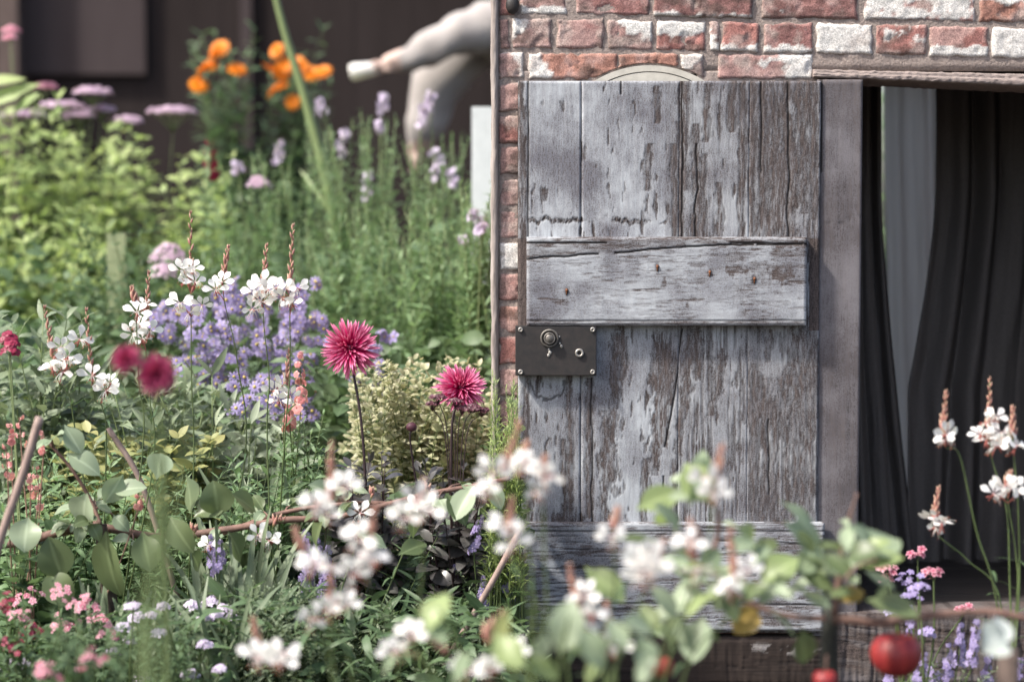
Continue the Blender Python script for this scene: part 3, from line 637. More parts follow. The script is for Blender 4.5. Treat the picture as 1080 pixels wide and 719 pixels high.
M_lav = leafmat('lavender_petal', (.42, .36, .58), (.26, .21, .42), trans=.3, vein=0)
M_lilac = leafmat('lilac_petal', (.68, .62, .74), (.55, .46, .64), trans=.3, vein=0)
M_mauve = leafmat('mauve_floret', (.52, .40, .48), (.40, .27, .37), trans=.25, vein=0)
M_coral = leafmat('coral_petal', (.66, .20, .21), (.62, .32, .30), tip=(.76, .50, .46), trans=.3, vein=0)
M_rose = leafmat('rose_petal', (.44, .09, .16), (.58, .27, .34), tip=(.70, .46, .52), base=(.26, .015, .05), trans=.3, vein=0)
M_crimson = leafmat('crimson_petal', (.28, .018, .055), (.17, .010, .035), trans=.2, vein=0)
M_orange = leafmat('orange_petal', (.85, .30, .012), (.72, .20, .01), trans=.3, vein=0)
M_yellow = leafmat('yellow_petal', (.70, .48, .08), (.60, .38, .05), trans=.3, vein=0)
M_yleaf = leafmat('yellowing_leaf', (.42, .39, .17), (.25, .29, .12), trans=.4)
M_seed = leafmat('dark_seed_head', (.11, .035, .05), (.06, .022, .03), trans=0, vein=0)
M_eye = leafmat('flower_eye', (.50, .42, .10), (.40, .30, .08), trans=0, vein=0)

# leaf shapes
L_ov = [leaf_tpl(.52, 5, .85, .85, .22, d, w_) for d, w_ in ((.3, .1), (.7, .25), (1.1, .0))]
L_ap = [leaf_tpl(.60, 7, .9, .75, .30, d, w_, pet=.14, cols=4) for d, w_ in ((.3, .25), (.8, .15), (1.3, .3))]
L_lan = [leaf_tpl(.24, 4, .8, .9, .25, d, .1) for d in (.3, .8, 1.3)]
L_nar = [leaf_tpl(.10, 3, .7, .8, .2, d, 0) for d in (.2, .7, 1.2)]
L_blade = [leaf_tpl(.032, 5, .45, .6, .3, d, 0) for d in (.3, .8, 1.4)]
L_round = [leaf_tpl(.85, 4, .9, .6, .25, d, .2) for d in (.2, .6)]
L_jag = [leaf_tpl(.36, 14, .75, .9, .2, d, .15, tooth=.55) for d in (.4, .9)]

def leafy(mb, b, tips, tpls, L, gap, t0=.2, el=(5, 50), spread=.05, sr=.003, lm=0, sm=1, per=2, face=.0, taper=.5, lean=.35):
    """stems from b to each tip, leaves all along them"""
    Ps, Ds, Us, Ss, Ts = [], [], [], [], []
    for tip in tips:
        b0 = np.array(b) + [rng.normal(0, spread), rng.normal(0, spread * .6), 0]
        mid = b0 * (1 - lean) + tip * lean; mid[2] = b0[2] + (tip[2] - b0[2]) * .55
        pts = bez(b0, mid, tip, 9); mb.tube(pts, [sr, sr * .8, sr * .35], sm, rng.random(), 4)
        seg = np.linalg.norm(np.diff(pts, axis=0), axis=1); cum = np.concatenate([[0], np.cumsum(seg)]); tot = cum[-1]
        n = max(2, int(tot * (1 - t0) / gap)); az = rng.uniform(0, 6.28)
        for q in range(n + 1):
            t = t0 + (1 - t0) * q / n; p = np.array([np.interp(t * tot, cum, pts[:, c]) for c in range(3)])
            az += 2.4 if per == 1 else 1.57 + rng.normal(0, .3)
            for r in range(per):
                a = az + r * 2 * math.pi / per + rng.normal(0, .25); e = R(rng.uniform(*el) + 25 * max(0, t - .8) / .2)
                Ps.append(p); Ds.append([math.cos(a) * math.cos(e), math.sin(a) * math.cos(e), math.sin(e)])
                Us.append([rng.normal(0, .3), rng.normal(0, .3) - face, 1]); Ss.append(L * (1 - taper * max(0, t - .72) / .28) * rng.uniform(.7, 1.2)); Ts.append(rng.random())
    Ps, Ds, Us, Ss, Ts = map(np.array, (Ps, Ds, Us, Ss, Ts)); pick = rng.integers(0, len(tpls), len(Ps))
    for q, tp in enumerate(tpls):
        s_ = pick == q
        if s_.any(): mb.inst((tp[0], tp[1], np.full(len(tp[1]), lm), tp[3]), Ps[s_], Ds[s_], Us[s_], Ss[s_], Ts[s_])
    return mb
def tips_in(x0, x1, y0, y1, D, dD, n, dome=0.):
    out = []
    for _ in range(n):
        u = rng.random(); x = x0 + u * (x1 - x0); y = y0 + rng.random() * (y1 - y0) + dome * (2 * u - 1) ** 2
        out.append(P(x, y, D + rng.uniform(-dD, dD)))
    return out
def bush(name, label, cat, px, D, tips, tpls, L, gap, mats, group=None, z0=0., **kw):
    r = thing(name, label, cat, base(px, D, z0), group)
    m_ = MB(); leafy(m_, wloc(r), tips, tpls, L, gap, **kw); m_.build('foliage', mats, r); return r
def face_mat(n, up, roll=0.):
    z = nrm(n); x = np.cross(up, z); x = nrm(x); y = np.cross(z, x)
    m_ = Matrix(((x[0], y[0], z[0]), (x[1], y[1], z[1]), (x[2], y[2], z[2]))); return m_.to_euler()
def place(name, me, parent, pos, n, up=(0, 0, 1), sc=1., roll=0.):
    """a copy of a shared mesh as a part of its own (mesh faces +y)"""
    o = bpy.data.objects.new(name, me); COL.objects.link(o); o.parent = parent
    y = nrm(n); x = np.cross(y, up); x = nrm(x) if np.linalg.norm(x) > 1e-3 else np.array([1., 0, 0]); z = np.cross(x, y)
    c, s_ = math.cos(roll), math.sin(roll); x, z = x * c + z * s_, z * c - x * s_
    o.rotation_euler = Matrix(((x[0], y[0], z[0]), (x[1], y[1], z[1]), (x[2], y[2], z[2]))).to_euler()
    o.location = tuple(np.array(pos) - wloc(parent)); o.scale = (sc,) * 3; return o
def mesh_of(mb, name, mats):
    o = mb.build(name, mats, None); me = o.data; bpy.data.objects.remove(o); return me
TOWARD = np.array([0, -1, .18])

# ---------------------------------------------------------------- gaura (white butterfly flowers on wands)
def gaura_flower(seed):
    m_ = MB(); pt = leaf_tpl(.50, 6, 1.55, .8, .14, .45, .15, pet=.16, mat=0, cols=2)
    for a in (8, 62, 116, 172):
        a = R(a + rng.normal(0, 13)); d = np.array([math.cos(a), .25 + rng.normal(0, .12), math.sin(a)])
        m_.inst(pt, [d * .05], [d], [[0, 1, 0]], rng.uniform(.85, 1.1), rng.random())
    for q in range(7):
        e = np.array([rng.normal(0, .22), rng.uniform(.35, .7), rng.uniform(-.85, -.35)])
        m_.tube(bez((0, 0, 0), e * [.6, .9, .2], e, 4), [.016, .012], 0, .5, 4); m_.inst(bud_tpl(2), [e], [[rng.normal(), 0, -1]], [[0, 1, 0]], .16, 0)
    m_.tube([(0, .02, 0), (0, -.22, -.12), (0, -.5, -.35)], [.075, .06, .045], 1, .5, 6)
    for q in (-1, 1): m_.inst(leaf_tpl(.16, 3, .9, .8, .1, .6, mat=1), [(0, -.1, -.05)], [(q * .6, -.6, -.35)], [(0, 1, 0)], .55, .3)
    return mesh_of(m_, 'gaura_flower', [M_white, M_calyx, M_anther])
GF = [gaura_flower(i) for i in range(6)]
BUDT = bud_tpl(0, fat=.30)
def gaura(label, px, D, spikes, group, petal=.031, leaves=14, foot=None, redstem=False, bud=1., leafL=.06, thin=1.):
    """spikes: (tip, [flowers], waypoint or None), photo pixels; stems run to the ground"""
    b0 = base(px, D); r = thing('gaura_plant', label, 'flower', b0, group)
    fm = MB()
    for sp in spikes:
        tip, fl, way = sp[:3]; dd = sp[3] if len(sp) > 3 else 0.
        Ds = D + dd + rng.uniform(-.08, .08); tp = P(*tip, Ds); pts = [b0 + [rng.normal(0, .035), rng.normal(0, .03), 0]]
        if way: pts += [P(*wq, Ds) for wq in (way if isinstance(way[0], (list, tuple)) else [way])]
        if thin < 1 and len(fl) > 3: fl = [f for q, f in enumerate(fl) if q == 0 or rng.random() < thin]
        fp = [P(x + (rng.normal(0, 4) if thin < 1 else 0), y + (rng.normal(0, 5) if thin < 1 else 0), Ds - .015) for x, y in fl]
        if fp: lo = min(fp, key=lambda v: v[2]); c_ = np.mean(fp, axis=0); pts.append(np.array([c_[0] * .6 + tp[0] * .4, Ds - 5, min(c_[2], lo[2]) - .01]))
        pts.append(tp)
        if pts[0][2] > pts[1][2] - .05: pts = [pts[0]] + pts[2:]
        cv = spline(pts, 8); sm = MB(); sm.tube(cv, [.0024, .0016, .0010], 0, rng.random(), 6)
        for f in fp:
            i_ = int(np.argmin(np.linalg.norm(cv - f - [0, 0, -.02], axis=1))); sm.tube(bez(cv[i_], (cv[i_] + f) / 2 + [0, 0, .006], f + [0, .012, -.004], 4), [.0012, .0016], 1, .4, 5)
            place('flower', GF[int(rng.integers(6))], r, f, TOWARD + rng.normal(0, .42, 3), (rng.normal(0, .15), 0, 1), petal * rng.uniform(.8, 1.12))
        sm.build('stem', [M_stem_red if redstem else M_stem, M_calyx], r)
        bm_ = MB(); top = cv[-7:]; nb = int(17 * bud)
        for q in range(nb):
            t = q / nb; p = top[min(6, int(t * 6.9))] * (1 - (t * 6.9) % 1) + top[min(6, int(t * 6.9) + 1)] * ((t * 6.9) % 1)
            a = q * 2.4; sc_ = petal * (.85 - .5 * t) * rng.uniform(.85, 1.15)
            bm_.inst(BUDT, [p], [[math.cos(a) * .38, math.sin(a) * .38, 1]], [[0, -1, 0]], sc_, rng.random())
        bm_.build('bud_cluster', [M_bud], r)
        for q in range(leaves):
            t = rng.uniform(.05, .62); i_ = int(t * (len(cv) - 1)); a = rng.uniform(0, 6.28)
            fm.inst(L_nar[int(rng.integers(3))], [cv[i_]], [[math.cos(a), math.sin(a), .7]], [[0, 0, 1]], leafL * rng.uniform(.6, 1.2) * (1.2 - t), rng.random())
    fm.build('foliage', [M_green], r); return r
GG = 'white gaura plants in flower'
gaura('white gaura with three wands standing behind the blurred maroon dahlia heads', 112, 4.72,
      [((47, 326), [(64, 366), (72, 376), (55, 388), (66, 392), (70, 384)], [(82, 470), (74, 420)]), ((91, 329), [(84, 358), (97, 397), (112, 412), (116, 404)], [(112, 480), (108, 430)]),
       ((157, 290), [(152, 322), (147, 343), (158, 350), (141, 352), (150, 358)], [(160, 500), (158, 420)]), ((139, 305), [(145, 330)], [(150, 480), (146, 400)])], GG)
gaura('tallest white gaura, its dark bud wand rising before the purple asters', 205, 4.75,
      [((201, 226), [(192, 286), (203, 284), (206, 298), (190, 320), (213, 322), (199, 330), (196, 296)], [(204, 500), (202, 400)]),
       ((241, 262), [(234, 298), (228, 306)], [(256, 500), (250, 380)])], GG)
gaura('white gaura with two wands between the purple asters and the tall magenta dahlia', 296, 4.78,
      [((281, 261), [(275, 318), (269, 308), (283, 306), (266, 326), (277, 300)], [(282, 470), (284, 400)]), ((309, 240), [(302, 305), (314, 304), (297, 314), (308, 320), (291, 304)], [(300, 470), (306, 390)]),
       ((305, 372), [(289, 412), (298, 406), (294, 422), (306, 418)], [(300, 500), (299, 460)])], GG)
gaura('low white gaura with single starry flowers by the long bare branch', 330, 4.62,
      [((300, 548), [(272, 564), (284, 570)], None), ((392, 520), [(380, 541)], None), ((447, 520), [(440, 536)], None), ((205, 560), [(221, 575)], None)], GG, bud=.4)
# foreground wands, out of focus
gaura('blurred white gaura wands nearest the eye, before the left dark foliage', 372, 3.3,
      [((350, 470), [(338, 526), (346, 538), (330, 530), (352, 520)], [(352, 700), (346, 600)]), ((310, 560), [(328, 594), (334, 602)], [(350, 716)]),
       ((396, 535), [(386, 572), (380, 592), (398, 584), (374, 604), (404, 588)], [(420, 718), (400, 640)]), ((350, 600), [(340, 646), (356, 636), (334, 656), (364, 640), (347, 655)], [(372, 716)]),
       ((266, 655), [(270, 690), (282, 686), (290, 694), (276, 702), (298, 690)], [(300, 719)])], GG, .0295, 3, bud=1.0, thin=.66)
gaura('blurred white gaura wands leaning up before the brick pier and lock', 500, 3.25,
      [((548, 448), [(518, 505), (526, 516), (512, 520), (520, 528)], [(560, 700), (540, 580)]), ((556, 470), [(550, 488), (544, 494)], [(560, 690), (556, 560)]), ((575, 485), [(577, 510), (572, 520)], [(570, 690), (574, 580)]),
       ((540, 530), [(537, 556), (548, 562), (528, 564), (540, 572)], [(566, 700), (556, 610)]), ((448, 510), [(438, 530), (446, 540), (434, 544)], [(442, 718), (446, 600)])], GG, .0295, 3, bud=1.0, thin=.66)
gaura('blurred white gaura sprays low before the bottom rail of the door', 640, 3.15,
      [((652, 540), [(646, 568), (660, 560), (672, 566), (634, 572)], [(640, 700), (648, 620)]), ((700, 575), [(672, 592), (684, 602), (668, 606), (690, 594), (678, 612)], [(650, 718), (668, 650)]),
       ((600, 600), [(618, 630), (610, 642), (626, 646), (604, 652)], [(600, 718), (606, 670)]), ((640, 640), [(644, 672), (632, 684), (656, 684), (646, 694)], [(640, 719)]), ((762, 474), [(747, 494), (756, 512)], [(700, 718), (742, 600)]), ((728, 552), [(716, 582), (732, 590), (764, 586), (742, 604)], [(690, 718), (718, 650)]), ((770, 560), [(786, 600), (768, 622)], [(720, 718), (760, 660)]), ((530, 650), [(540, 690), (520, 700), (500, 708)], None), ((470, 690), [(432, 672), (404, 694)], None)], GG, .0295, 3, bud=1.0, thin=.66)
gaura('white gaura with four wands before the dark curtain', 1062, 4.15,
      [((998, 416), [(998, 458), (996, 464)], [(1052, 640), (1030, 560), (1012, 480)]), ((1044, 402), [(1040, 446), (1050, 440), (1056, 456), (1040, 464), (1060, 466), (1034, 458), (1052, 470)], [(1066, 640), (1062, 540)]), ((1068, 432), [(1072, 470)], [(1074, 640), (1074, 540)]),
       ((990, 517), [(985, 545), (993, 552), (986, 556)], [(1056, 640), (1020, 590)]), ((1066, 500), [(1048, 521), (1068, 514), (1076, 520), (1060, 512)], [(1072, 640), (1071, 580)])], GG, .029, 5)

# ---------------------------------------------------------------- dahlias
def dahlia_head(n_pet=200, w_=.10, seed=0, mat=0):
    m_ = MB(); pt = leaf_tpl(w_, 6, .75, .55, .95, -.22, mat=0)
    for q in range(n_pet):
        f = (q + .5) / n_pet; th = R(4 + 112 * f ** .62); a = q * 2.39996; L = .28 + .72 * f ** .45
        L *= rng.uniform(.82, 1.14); d = np.array([math.sin(th) * math.cos(a), math.cos(th), math.sin(th) * math.sin(a)])
        d = nrm(d + rng.normal(0, .085, 3)); o = d * .10; up = nrm(np.array([0, 1, 0]) * .9 - d * d[1] * .9 + rng.normal(0, .1, 3))
        m_.inst(pt, [o], [d], [up], L, rng.random())
    m_.inst(ball_tpl(4, 0, (.16, .12, .16)), [(0, .02, 0)], [0, 1, 0], [0, 0, 1], 1, .2)
    return m_
DH = [mesh_of(dahlia_head(), 'dahlia_head', [M_dahlia]) for _ in range(2)]
DM = [mesh_of(dahlia_head(150, .2), 'dahlia_head', [M_maroon]) for _ in range(2)]
def dahlia(label, cat, px, D, heads, me, stemmat, r_stem=.0032, group=None, buds=(), fol=None):
    b0 = base(px, D); r = thing('dahlia', label, cat, b0, group)
    for (hx, hy, rad, n_, way) in heads:
        c_ = P(hx, hy, D); n_ = nrm(n_); at_ = c_ - n_ * rad * S(D) * .15
        cv = spline([b0, P(*way, D), at_ - np.array([0, 0, .03]) - n_ * .01, at_], 8); sm = MB(); sm.tube(cv, [r_stem * 1.2, r_stem, r_stem * .9], 0, .4, 8)
        for q in range(7):
            a = q * .9; sm.inst(leaf_tpl(.4, 4, .9, .8, .3, .5), [at_], [-n_ * .5 + [math.cos(a), 0, math.sin(a)]], [[0, -1, 0]], rad * S(D) * .45, .4)
        sm.build('stem', [stemmat], r)
        place('flower_head', me[int(rng.integers(len(me)))], r, c_, n_, (0, 0, 1), rad * S(D))
    for (bx, by, rad, way) in buds:
        c_ = P(bx, by, D); cv = spline([b0, P(*way, D), c_], 7); sm = MB(); sm.tube(cv, [r_stem, r_stem * .7], 0, .4, 6); sm.build('stem', [stemmat], r)
        bm_ = MB(); rr = rad * S(D); bm_.inst(ball_tpl(4, 0, (1, .85, 1)), [c_], [0, 0, 1], [0, 1, 0], rr, .3)
        for q in range(9): a = q * .7; bm_.inst(leaf_tpl(.6, 4, .8, .8, .2, -.8), [c_ - [0, 0, rr * .7]], [[math.cos(a), math.sin(a), .8]], [[0, 0, 1]], rr * 1.5, rng.random())
        bm_.build('bud', [M_seed], r)
    if fol:
        tips, L = fol; m_ = MB(); leafy(m_, wloc(r), tips, L_ov + L_lan, L, .03, t0=.35, lm=0, sm=1, spread=.04, el=(0, 40), face=.4); m_.build('foliage', [M_dusk, M_stem_dark], r)
    return r
GD = 'spiky magenta dahlias in flower'
dahlia('tall magenta cactus dahlia on a straight black stem', 'flower', 392, 4.82, [(369, 367, 31, (-.1, -1, .16), (384, 480))], DH, M_stem_dark, group=GD, fol=(tips_in(350, 425, 478, 530, 4.85, .12, 12), .075))
dahlia('shorter magenta cactus dahlia tilting towards the brick pier, buds below it', 'flower', 478, 4.84, [(486, 408, 27, (.3, -.8, .55), (476, 470))], DH, M_stem_dark, group=GD, buds=[(434, 450, 6, (436, 490))], fol=(tips_in(430, 510, 480, 535, 4.85, .12, 13), .07))
dahlia('out of focus maroon dahlia pair near the eye, before the gaura', 'flower', 176, 3.1, [(133, 378, 17, (-.2, -.8, .5), (168, 520)), (165, 395, 22, (.2, -1, .2), (174, 520))], DM, M_stem, .0028)

# dark flat seed heads under the second dahlia
r = thing('sedum', 'dark maroon sedum heads on thin stalks under the shorter dahlia', 'flower', base(482, 4.78))
fl = floret_tpl(5, .7, .8, 1, 0, 0)
for hx, hy, rw in ((462, 420, 9), (456, 428, 6), (480, 424, 8), (498, 430, 13), (508, 434, 8), (487, 432, 7)):
    c_ = P(hx, hy, 4.78); sm = MB(); sm.tube(spline([wloc(r), P(480 + (hx - 480) * .35, 480, 4.78), c_], 6), [.0016, .001], 0, .3, 5); sm.build('stem', [M_stem_dark], r)
    hm = MB(); n_ = 46; a = np.arange(n_) * 2.4; q = np.sqrt((np.arange(n_) + .5) / n_) * rw * S(4.78)
    pos = c_ + np.stack([np.cos(a) * q, np.sin(a) * q * .8, .006 - q * q * 14 + rng.normal(0, .0015, n_)], -1)
    hm.inst(fl, pos, np.stack([np.cos(a) * .5, np.sin(a) * .5 - .3, a * 0 + 1], -1), [[0, 1, 0]], rnd(.0045, .0065, n_), rng.random(n_))
    for z in pos[::3]: hm.tube([c_ - [0, 0, .012], z], .0006, 0, .3, 4)
    hm.build('seed_head', [M_seed], r)

# ---------------------------------------------------------------- clustered flower heads
def cluster_plant(name, label, cat, px, D, heads, mats, fl, fsize, n=34, flat=.35, stem=None, fol=None, group=None, part='flower_head', nrm_bias=(0, -.55, 1), ways=None, jit=.002):
    """heads: (px, py, radius px): dome of florets on a branching stalk"""
    b0 = base(px, D); r = thing(name, label, cat, b0, group)
    for hx, hy, rw in heads:
        Dh = D + rng.uniform(-.1, .1); c_ = P(hx, hy, Dh); rad = rw * S(Dh); sm = MB()
        w_ = np.array([b0[0] * .45 + c_[0] * .55 + rng.normal(0, .01), c_[1], c_[2] * .6])
        cv = spline([b0 + rng.normal(0, .02, 3) * [1, 1, 0], w_, c_ - [0, 0, rad * .8]], 7); sm.tube(cv, [.0028, .0016], 0, rng.random(), 5)
        k_ = max(8, int(n * rng.uniform(.8, 1.2))); a = np.arange(k_) * 2.39996; f = np.sqrt((np.arange(k_) + .5) / k_)
        pos = c_ + np.stack([np.cos(a) * f * rad, np.sin(a) * f * rad * .85, (1 - f * f) * rad * flat], -1) + rng.normal(0, jit, (k_, 3))
        for z in pos[::4]: sm.tube(bez(c_ - [0, 0, rad * .8], (c_ + z) / 2 - [0, 0, rad * .35], z, 4), .0008, 0, .4, 4)
        sm.build('stem', [stem or M_stem], r)
        dn = np.stack([np.cos(a) * f * .8, np.sin(a) * f * .8, a * 0], -1) + np.array(nrm_bias) + rng.normal(0, .2, (k_, 3))
        hm = MB(); hm.inst(fl, pos, dn, rng.normal(0, 1, (k_, 3)), fsize * rnd(.75, 1.2, k_), rng.random(k_)); hm.build(part, mats, r)
    if fol:
        tips, tpls, L, gap, mat, kw = fol; m_ = MB(); leafy(m_, b0, tips, tpls, L, gap, **kw); m_.build('foliage', [mat, M_stem], r)
    return r
F5 = floret_tpl(5, .75, .3, 1); F4 = floret_tpl(4, .8, .35, 1); F6 = floret_tpl(9, .32, .25, 1.6, p=1.1); FR = floret_tpl(5, .95, .75, 0, droop=1.2)
GS = 'pink sweet williams in flower'
for lab, px, D, hd, mt in (
    ('deep pink sweet william with red hearted heads in the lower corner of the bed', 60, 4.35, [(30, 636, 13), (62, 630, 12), (88, 642, 14), (22, 652, 10)], [M_rose, M_white]),
    ('pale pink sweet william between the lilac alyssum and the rose heads', 100, 4.3, [(66, 662, 12), (114, 672, 12), (104, 655, 9)], [M_rose, M_white]),
    ('crimson sweet william low at the very edge of the bed', 16, 4.2, [(14, 684, 12), (34, 668, 10), (6, 640, 10)], [M_crimson, M_rose]),
    ('blurred bright rose sweet william head close to the eye', 96, 3.45, [(95, 700, 15), (52, 712, 10)], [M_rose, M_crimson])):
    cluster_plant('sweet_william', lab, 'flower', px, D, hd, mt, F5, .008, 15, .9, group=GS, jit=.0065, fol=(tips_in(px - 40, px + 40, 640, 700, D, .1, 12), L_lan, .05, .02, M_green, dict(t0=.3, spread=.05)))
GA = 'lilac white alyssum mounds'
for lab, px, D, hd in (
    ('lilac white alyssum sprays beside the thin grassy leaves', 222, 4.5, [(204, 640, 9), (222, 636, 9), (236, 644, 9), (215, 652, 8), (243, 652, 7), (228, 650, 8), (196, 650, 6)]),
    ('lilac white alyssum in the bottom corner among pink heads', 134, 4.3, [(130, 662, 9), (144, 652, 8), (118, 690, 9), (138, 676, 8), (158, 650, 6), (140, 640, 6)]),
    ('lilac white alyssum at the bottom edge under the blurred green stalks', 190, 4.2, [(216, 680, 7), (200, 712, 9), (232, 706, 6), (168, 668, 7), (172, 640, 6), (150, 716, 8), (6, 712, 12), (20, 700, 9)])):
    cluster_plant('alyssum', lab, 'flower', px, D, hd, [M_lilac, M_white], F4, .0075, 22, .55, group=GA, fol=(tips_in(px - 45, px + 45, 640, 706, D, .12, 16), L_lan, .032, .014, M_green, dict(t0=.3, spread=.06, sr=.0016)))
# asters (purple, soft) behind the gaura
def scatter_heads(x0, x1, y0, y1, n, r0, r1):
    return [(rng.uniform(x0, x1), rng.uniform(y0, y1), rng.uniform(r0, r1)) for _ in range(n)]
GV = 'purple aster mounds'
for lab, px, D, box_, n_ in (('wide purple aster mound right behind the gaura wands', 280, 5.9, (226, 336, 300, 415), 72), ('purple aster mound behind the maroon dahlia blur', 200, 5.9, (164, 238, 326, 408), 46), ('small purple aster peeping out behind the tall magenta dahlia', 392, 5.9, (372, 414, 352, 410), 12), ('purple aster flowering low beneath the wide aster mound', 300, 5.5, (245, 330, 400, 440), 20)):
    hd = scatter_heads(*box_, n_, 4, 7)
    b0 = base(px, D); r = thing('aster', lab, 'flower', b0, GV); m_ = MB()
    tp = [P(x, y, D + rng.uniform(-.2, .2)) for x, y, _ in hd]; leafy(m_, b0, tp, L_lan, .04, .03, t0=.45, spread=.08, per=1, sr=.0018); m_.build('foliage', [M_grey, M_stem], r)
    for c_ in tp:
        hm = MB(); hm.inst(F6 if rng.random() < .6 else F5, c_ + rng.normal(0, .012, (4, 3)), TOWARD + rng.normal(0, .5, (4, 3)) + [0, 0, .3], rng.normal(0, 1, (4, 3)), rnd(.014, .020, 4), rng.random(4)); hm.build('flower', [M_violet, M_eye], r)
# snapdragons
def spike_plant(name, label, cat, px, D, spikes, fl, fsize, mats, group=None, part='flower_spike', stem=None, dens=9, fol=None, droop=0., whorl=3):
    b0 = base(px, D); r = thing(name, label, cat, b0, group)
    for x0, y0, x1, y1, wpx in spikes:                # top, foot of the flowering length, width
        Ds = D + rng.uniform(-.07, .07); a, b_ = P(x0, y0, Ds), P(x1, y1, Ds); sm = MB()
        sm.tube(spline([b0 + rng.normal(0, .03, 3) * [1, 1, 0], b_ * .5 + b0 * .5 + rng.normal(0, .015, 3), b_, a], 7), [.0024, .0012], 0, .4, 5); sm.build('stem', [stem or M_stem], r)
        k_ = max(4, int(np.linalg.norm(a - b_) / S(Ds) / dens)); hm = MB()
        for q in range(k_):
            t = q / max(1, k_ - 1); c_ = b_ + (a - b_) * t; an = rng.uniform(0, 6.28, whorl) if whorl > 1 else [rng.uniform(-3.1, 0)]
            for z in an:
                d = np.array([math.cos(z), math.sin(z) - .3, .25 - droop]); rr = wpx / 2 * S(Ds) * (1 - .55 * t)
                hm.inst(fl, [c_ + d * rr * .7 + rng.normal(0, .002, 3)], [d], [rng.normal(0, 1, 3)], fsize * (1 - .4 * t) * rng.uniform(.8, 1.2), rng.random())
        hm.build(part, mats, r)
    if fol:
        tips, tpls, L, gap, mat, kw = fol; m_ = MB(); leafy(m_, b0, tips, tpls, L, gap, **kw); m_.build('foliage', [mat, M_stem], r)
    return r
spike_plant('snapdragon', 'coral pink snapdragon spikes beside the white gaura, left of the tall dahlia', 'flower', 318, 4.95, [(316, 376, 317, 432, 22), (303, 428, 306, 452, 16)], FR, .0145, [M_coral], dens=8, fol=(tips_in(296, 350, 425, 500, 4.95, .08, 14), L_lan, .045, .018, M_fresh, dict(t0=.25, spread=.05)))
spike_plant('coral_bells', 'thin stalked coral bells hanging by the pink cane', 'flower', 30, 4.55, [(20, 440, 22, 466, 14), (38, 492, 40, 532, 16), (28, 500, 32, 520, 12), (6, 470, 8, 500, 12), (44, 455, 46, 475, 8), (10, 448, 12, 464, 10), (146, 524, 147, 534, 7)], FR, .0095, [M_coral], dens=7, whorl=2, droop=.5, stem=M_stem_red, fol=(tips_in(5, 60, 545, 600, 4.55, .08, 10), L_round, .05, .04, M_green, dict(t0=.4)))
cluster_plant('pincushion_flower', 'single dark red flower head on a pale stalk at the garden side edge', 'flower', 14, 4.6, [(9, 362, 9), (11, 370, 7)], [M_crimson, M_rose], FR, .012, 16, 1.1, stem=M_stem_pale)
# lavender / catmint spikes
GN = 'lavender blue catmint clumps'
for lab, px, D, sp in (
    ('lavender catmint clump behind the blurred gaura at mid bed', 332, 4.7, [(322, 560, 326, 600, 12), (334, 566, 336, 610, 12), (346, 578, 344, 618, 12), (328, 600, 330, 634, 12), (318, 590, 322, 625, 10), (340, 600, 340, 640, 11), (350, 600, 350, 636, 9)]),
    ('lavender catmint clump at the foot of the brick pier', 510, 4.78, [(506, 545, 500, 580, 14), (520, 560, 514, 600, 15), (534, 575, 530, 625, 15), (496, 566, 488, 598, 14), (542, 590, 540, 640, 14), (482, 596, 478, 610, 16), (522, 596, 520, 650, 14), (548, 566, 546, 610, 12), (510, 610, 508, 640, 13)]),
    ('dusky violet catmint tuft under the big rounded apple leaf', 226, 4.6, [(222, 566, 224, 594, 12), (234, 572, 232, 598, 12), (228, 580, 228, 604, 10)])):
    spike_plant('catmint', lab, 'flower', px, D, sp, F5, .0105, [M_lav, M_lilac], GN, dens=4.5, fol=(tips_in(px - 42, px + 42, 600, 690, D, .1, 26), L_lan, .022, .011, M_grey, dict(t0=.25, spread=.07, sr=.0014)))
# thyme-like mound
bush('thyme_mound', 'grey green fine leaved mound below the mid bed catmint', 'shrub', 305, 4.45, tips_in(255, 350, 608, 700, 4.45, .22, 90), L_ov, .013, .009, [M_grey, M_stem], t0=.3, spread=.16, sr=.0012, el=(10, 60))
# grassy pinks
GP = 'narrow leaved pinks'
for lab, px, x0, x1, y0, D in (('tuft of narrow grassy leaves beneath the big rounded apple leaf', 250, 190, 300, 540, 4.62), ('tuft of narrow grassy leaves at the bottom edge by the alyssum', 228, 170, 290, 610, 4.4), ('thin grassy tuft beneath the yellow leaves and the bare branch', 275, 240, 320, 480, 4.9), ('grassy tuft under the apple leaves in the lower corner', 120, 60, 170, 600, 4.5)):
    r = thing('grass_tuft', lab, 'grass tuft', base(px, D), GP); m_ = MB(); n_ = 75
    tp = np.array(tips_in(x0, x1, y0, y0 + 110, D, .15, n_))
    for t in tp:
        b0 = wloc(r) + rng.normal(0, .05, 3) * [1, 1, 0]; d = t - b0; L = np.linalg.norm(d)
        st = b0 + d * rng.uniform(.15, .5); m_.inst(L_blade[int(rng.integers(3))], [st], [t - st + [0, 0, .04]], [[rng.normal(0, .5), -1, .4]], max(.1, np.linalg.norm(t - st)), rng.random())
        m_.tube([b0, st], .0016, 0, .4, 4)
    m_.build('foliage', [M_grey], r)

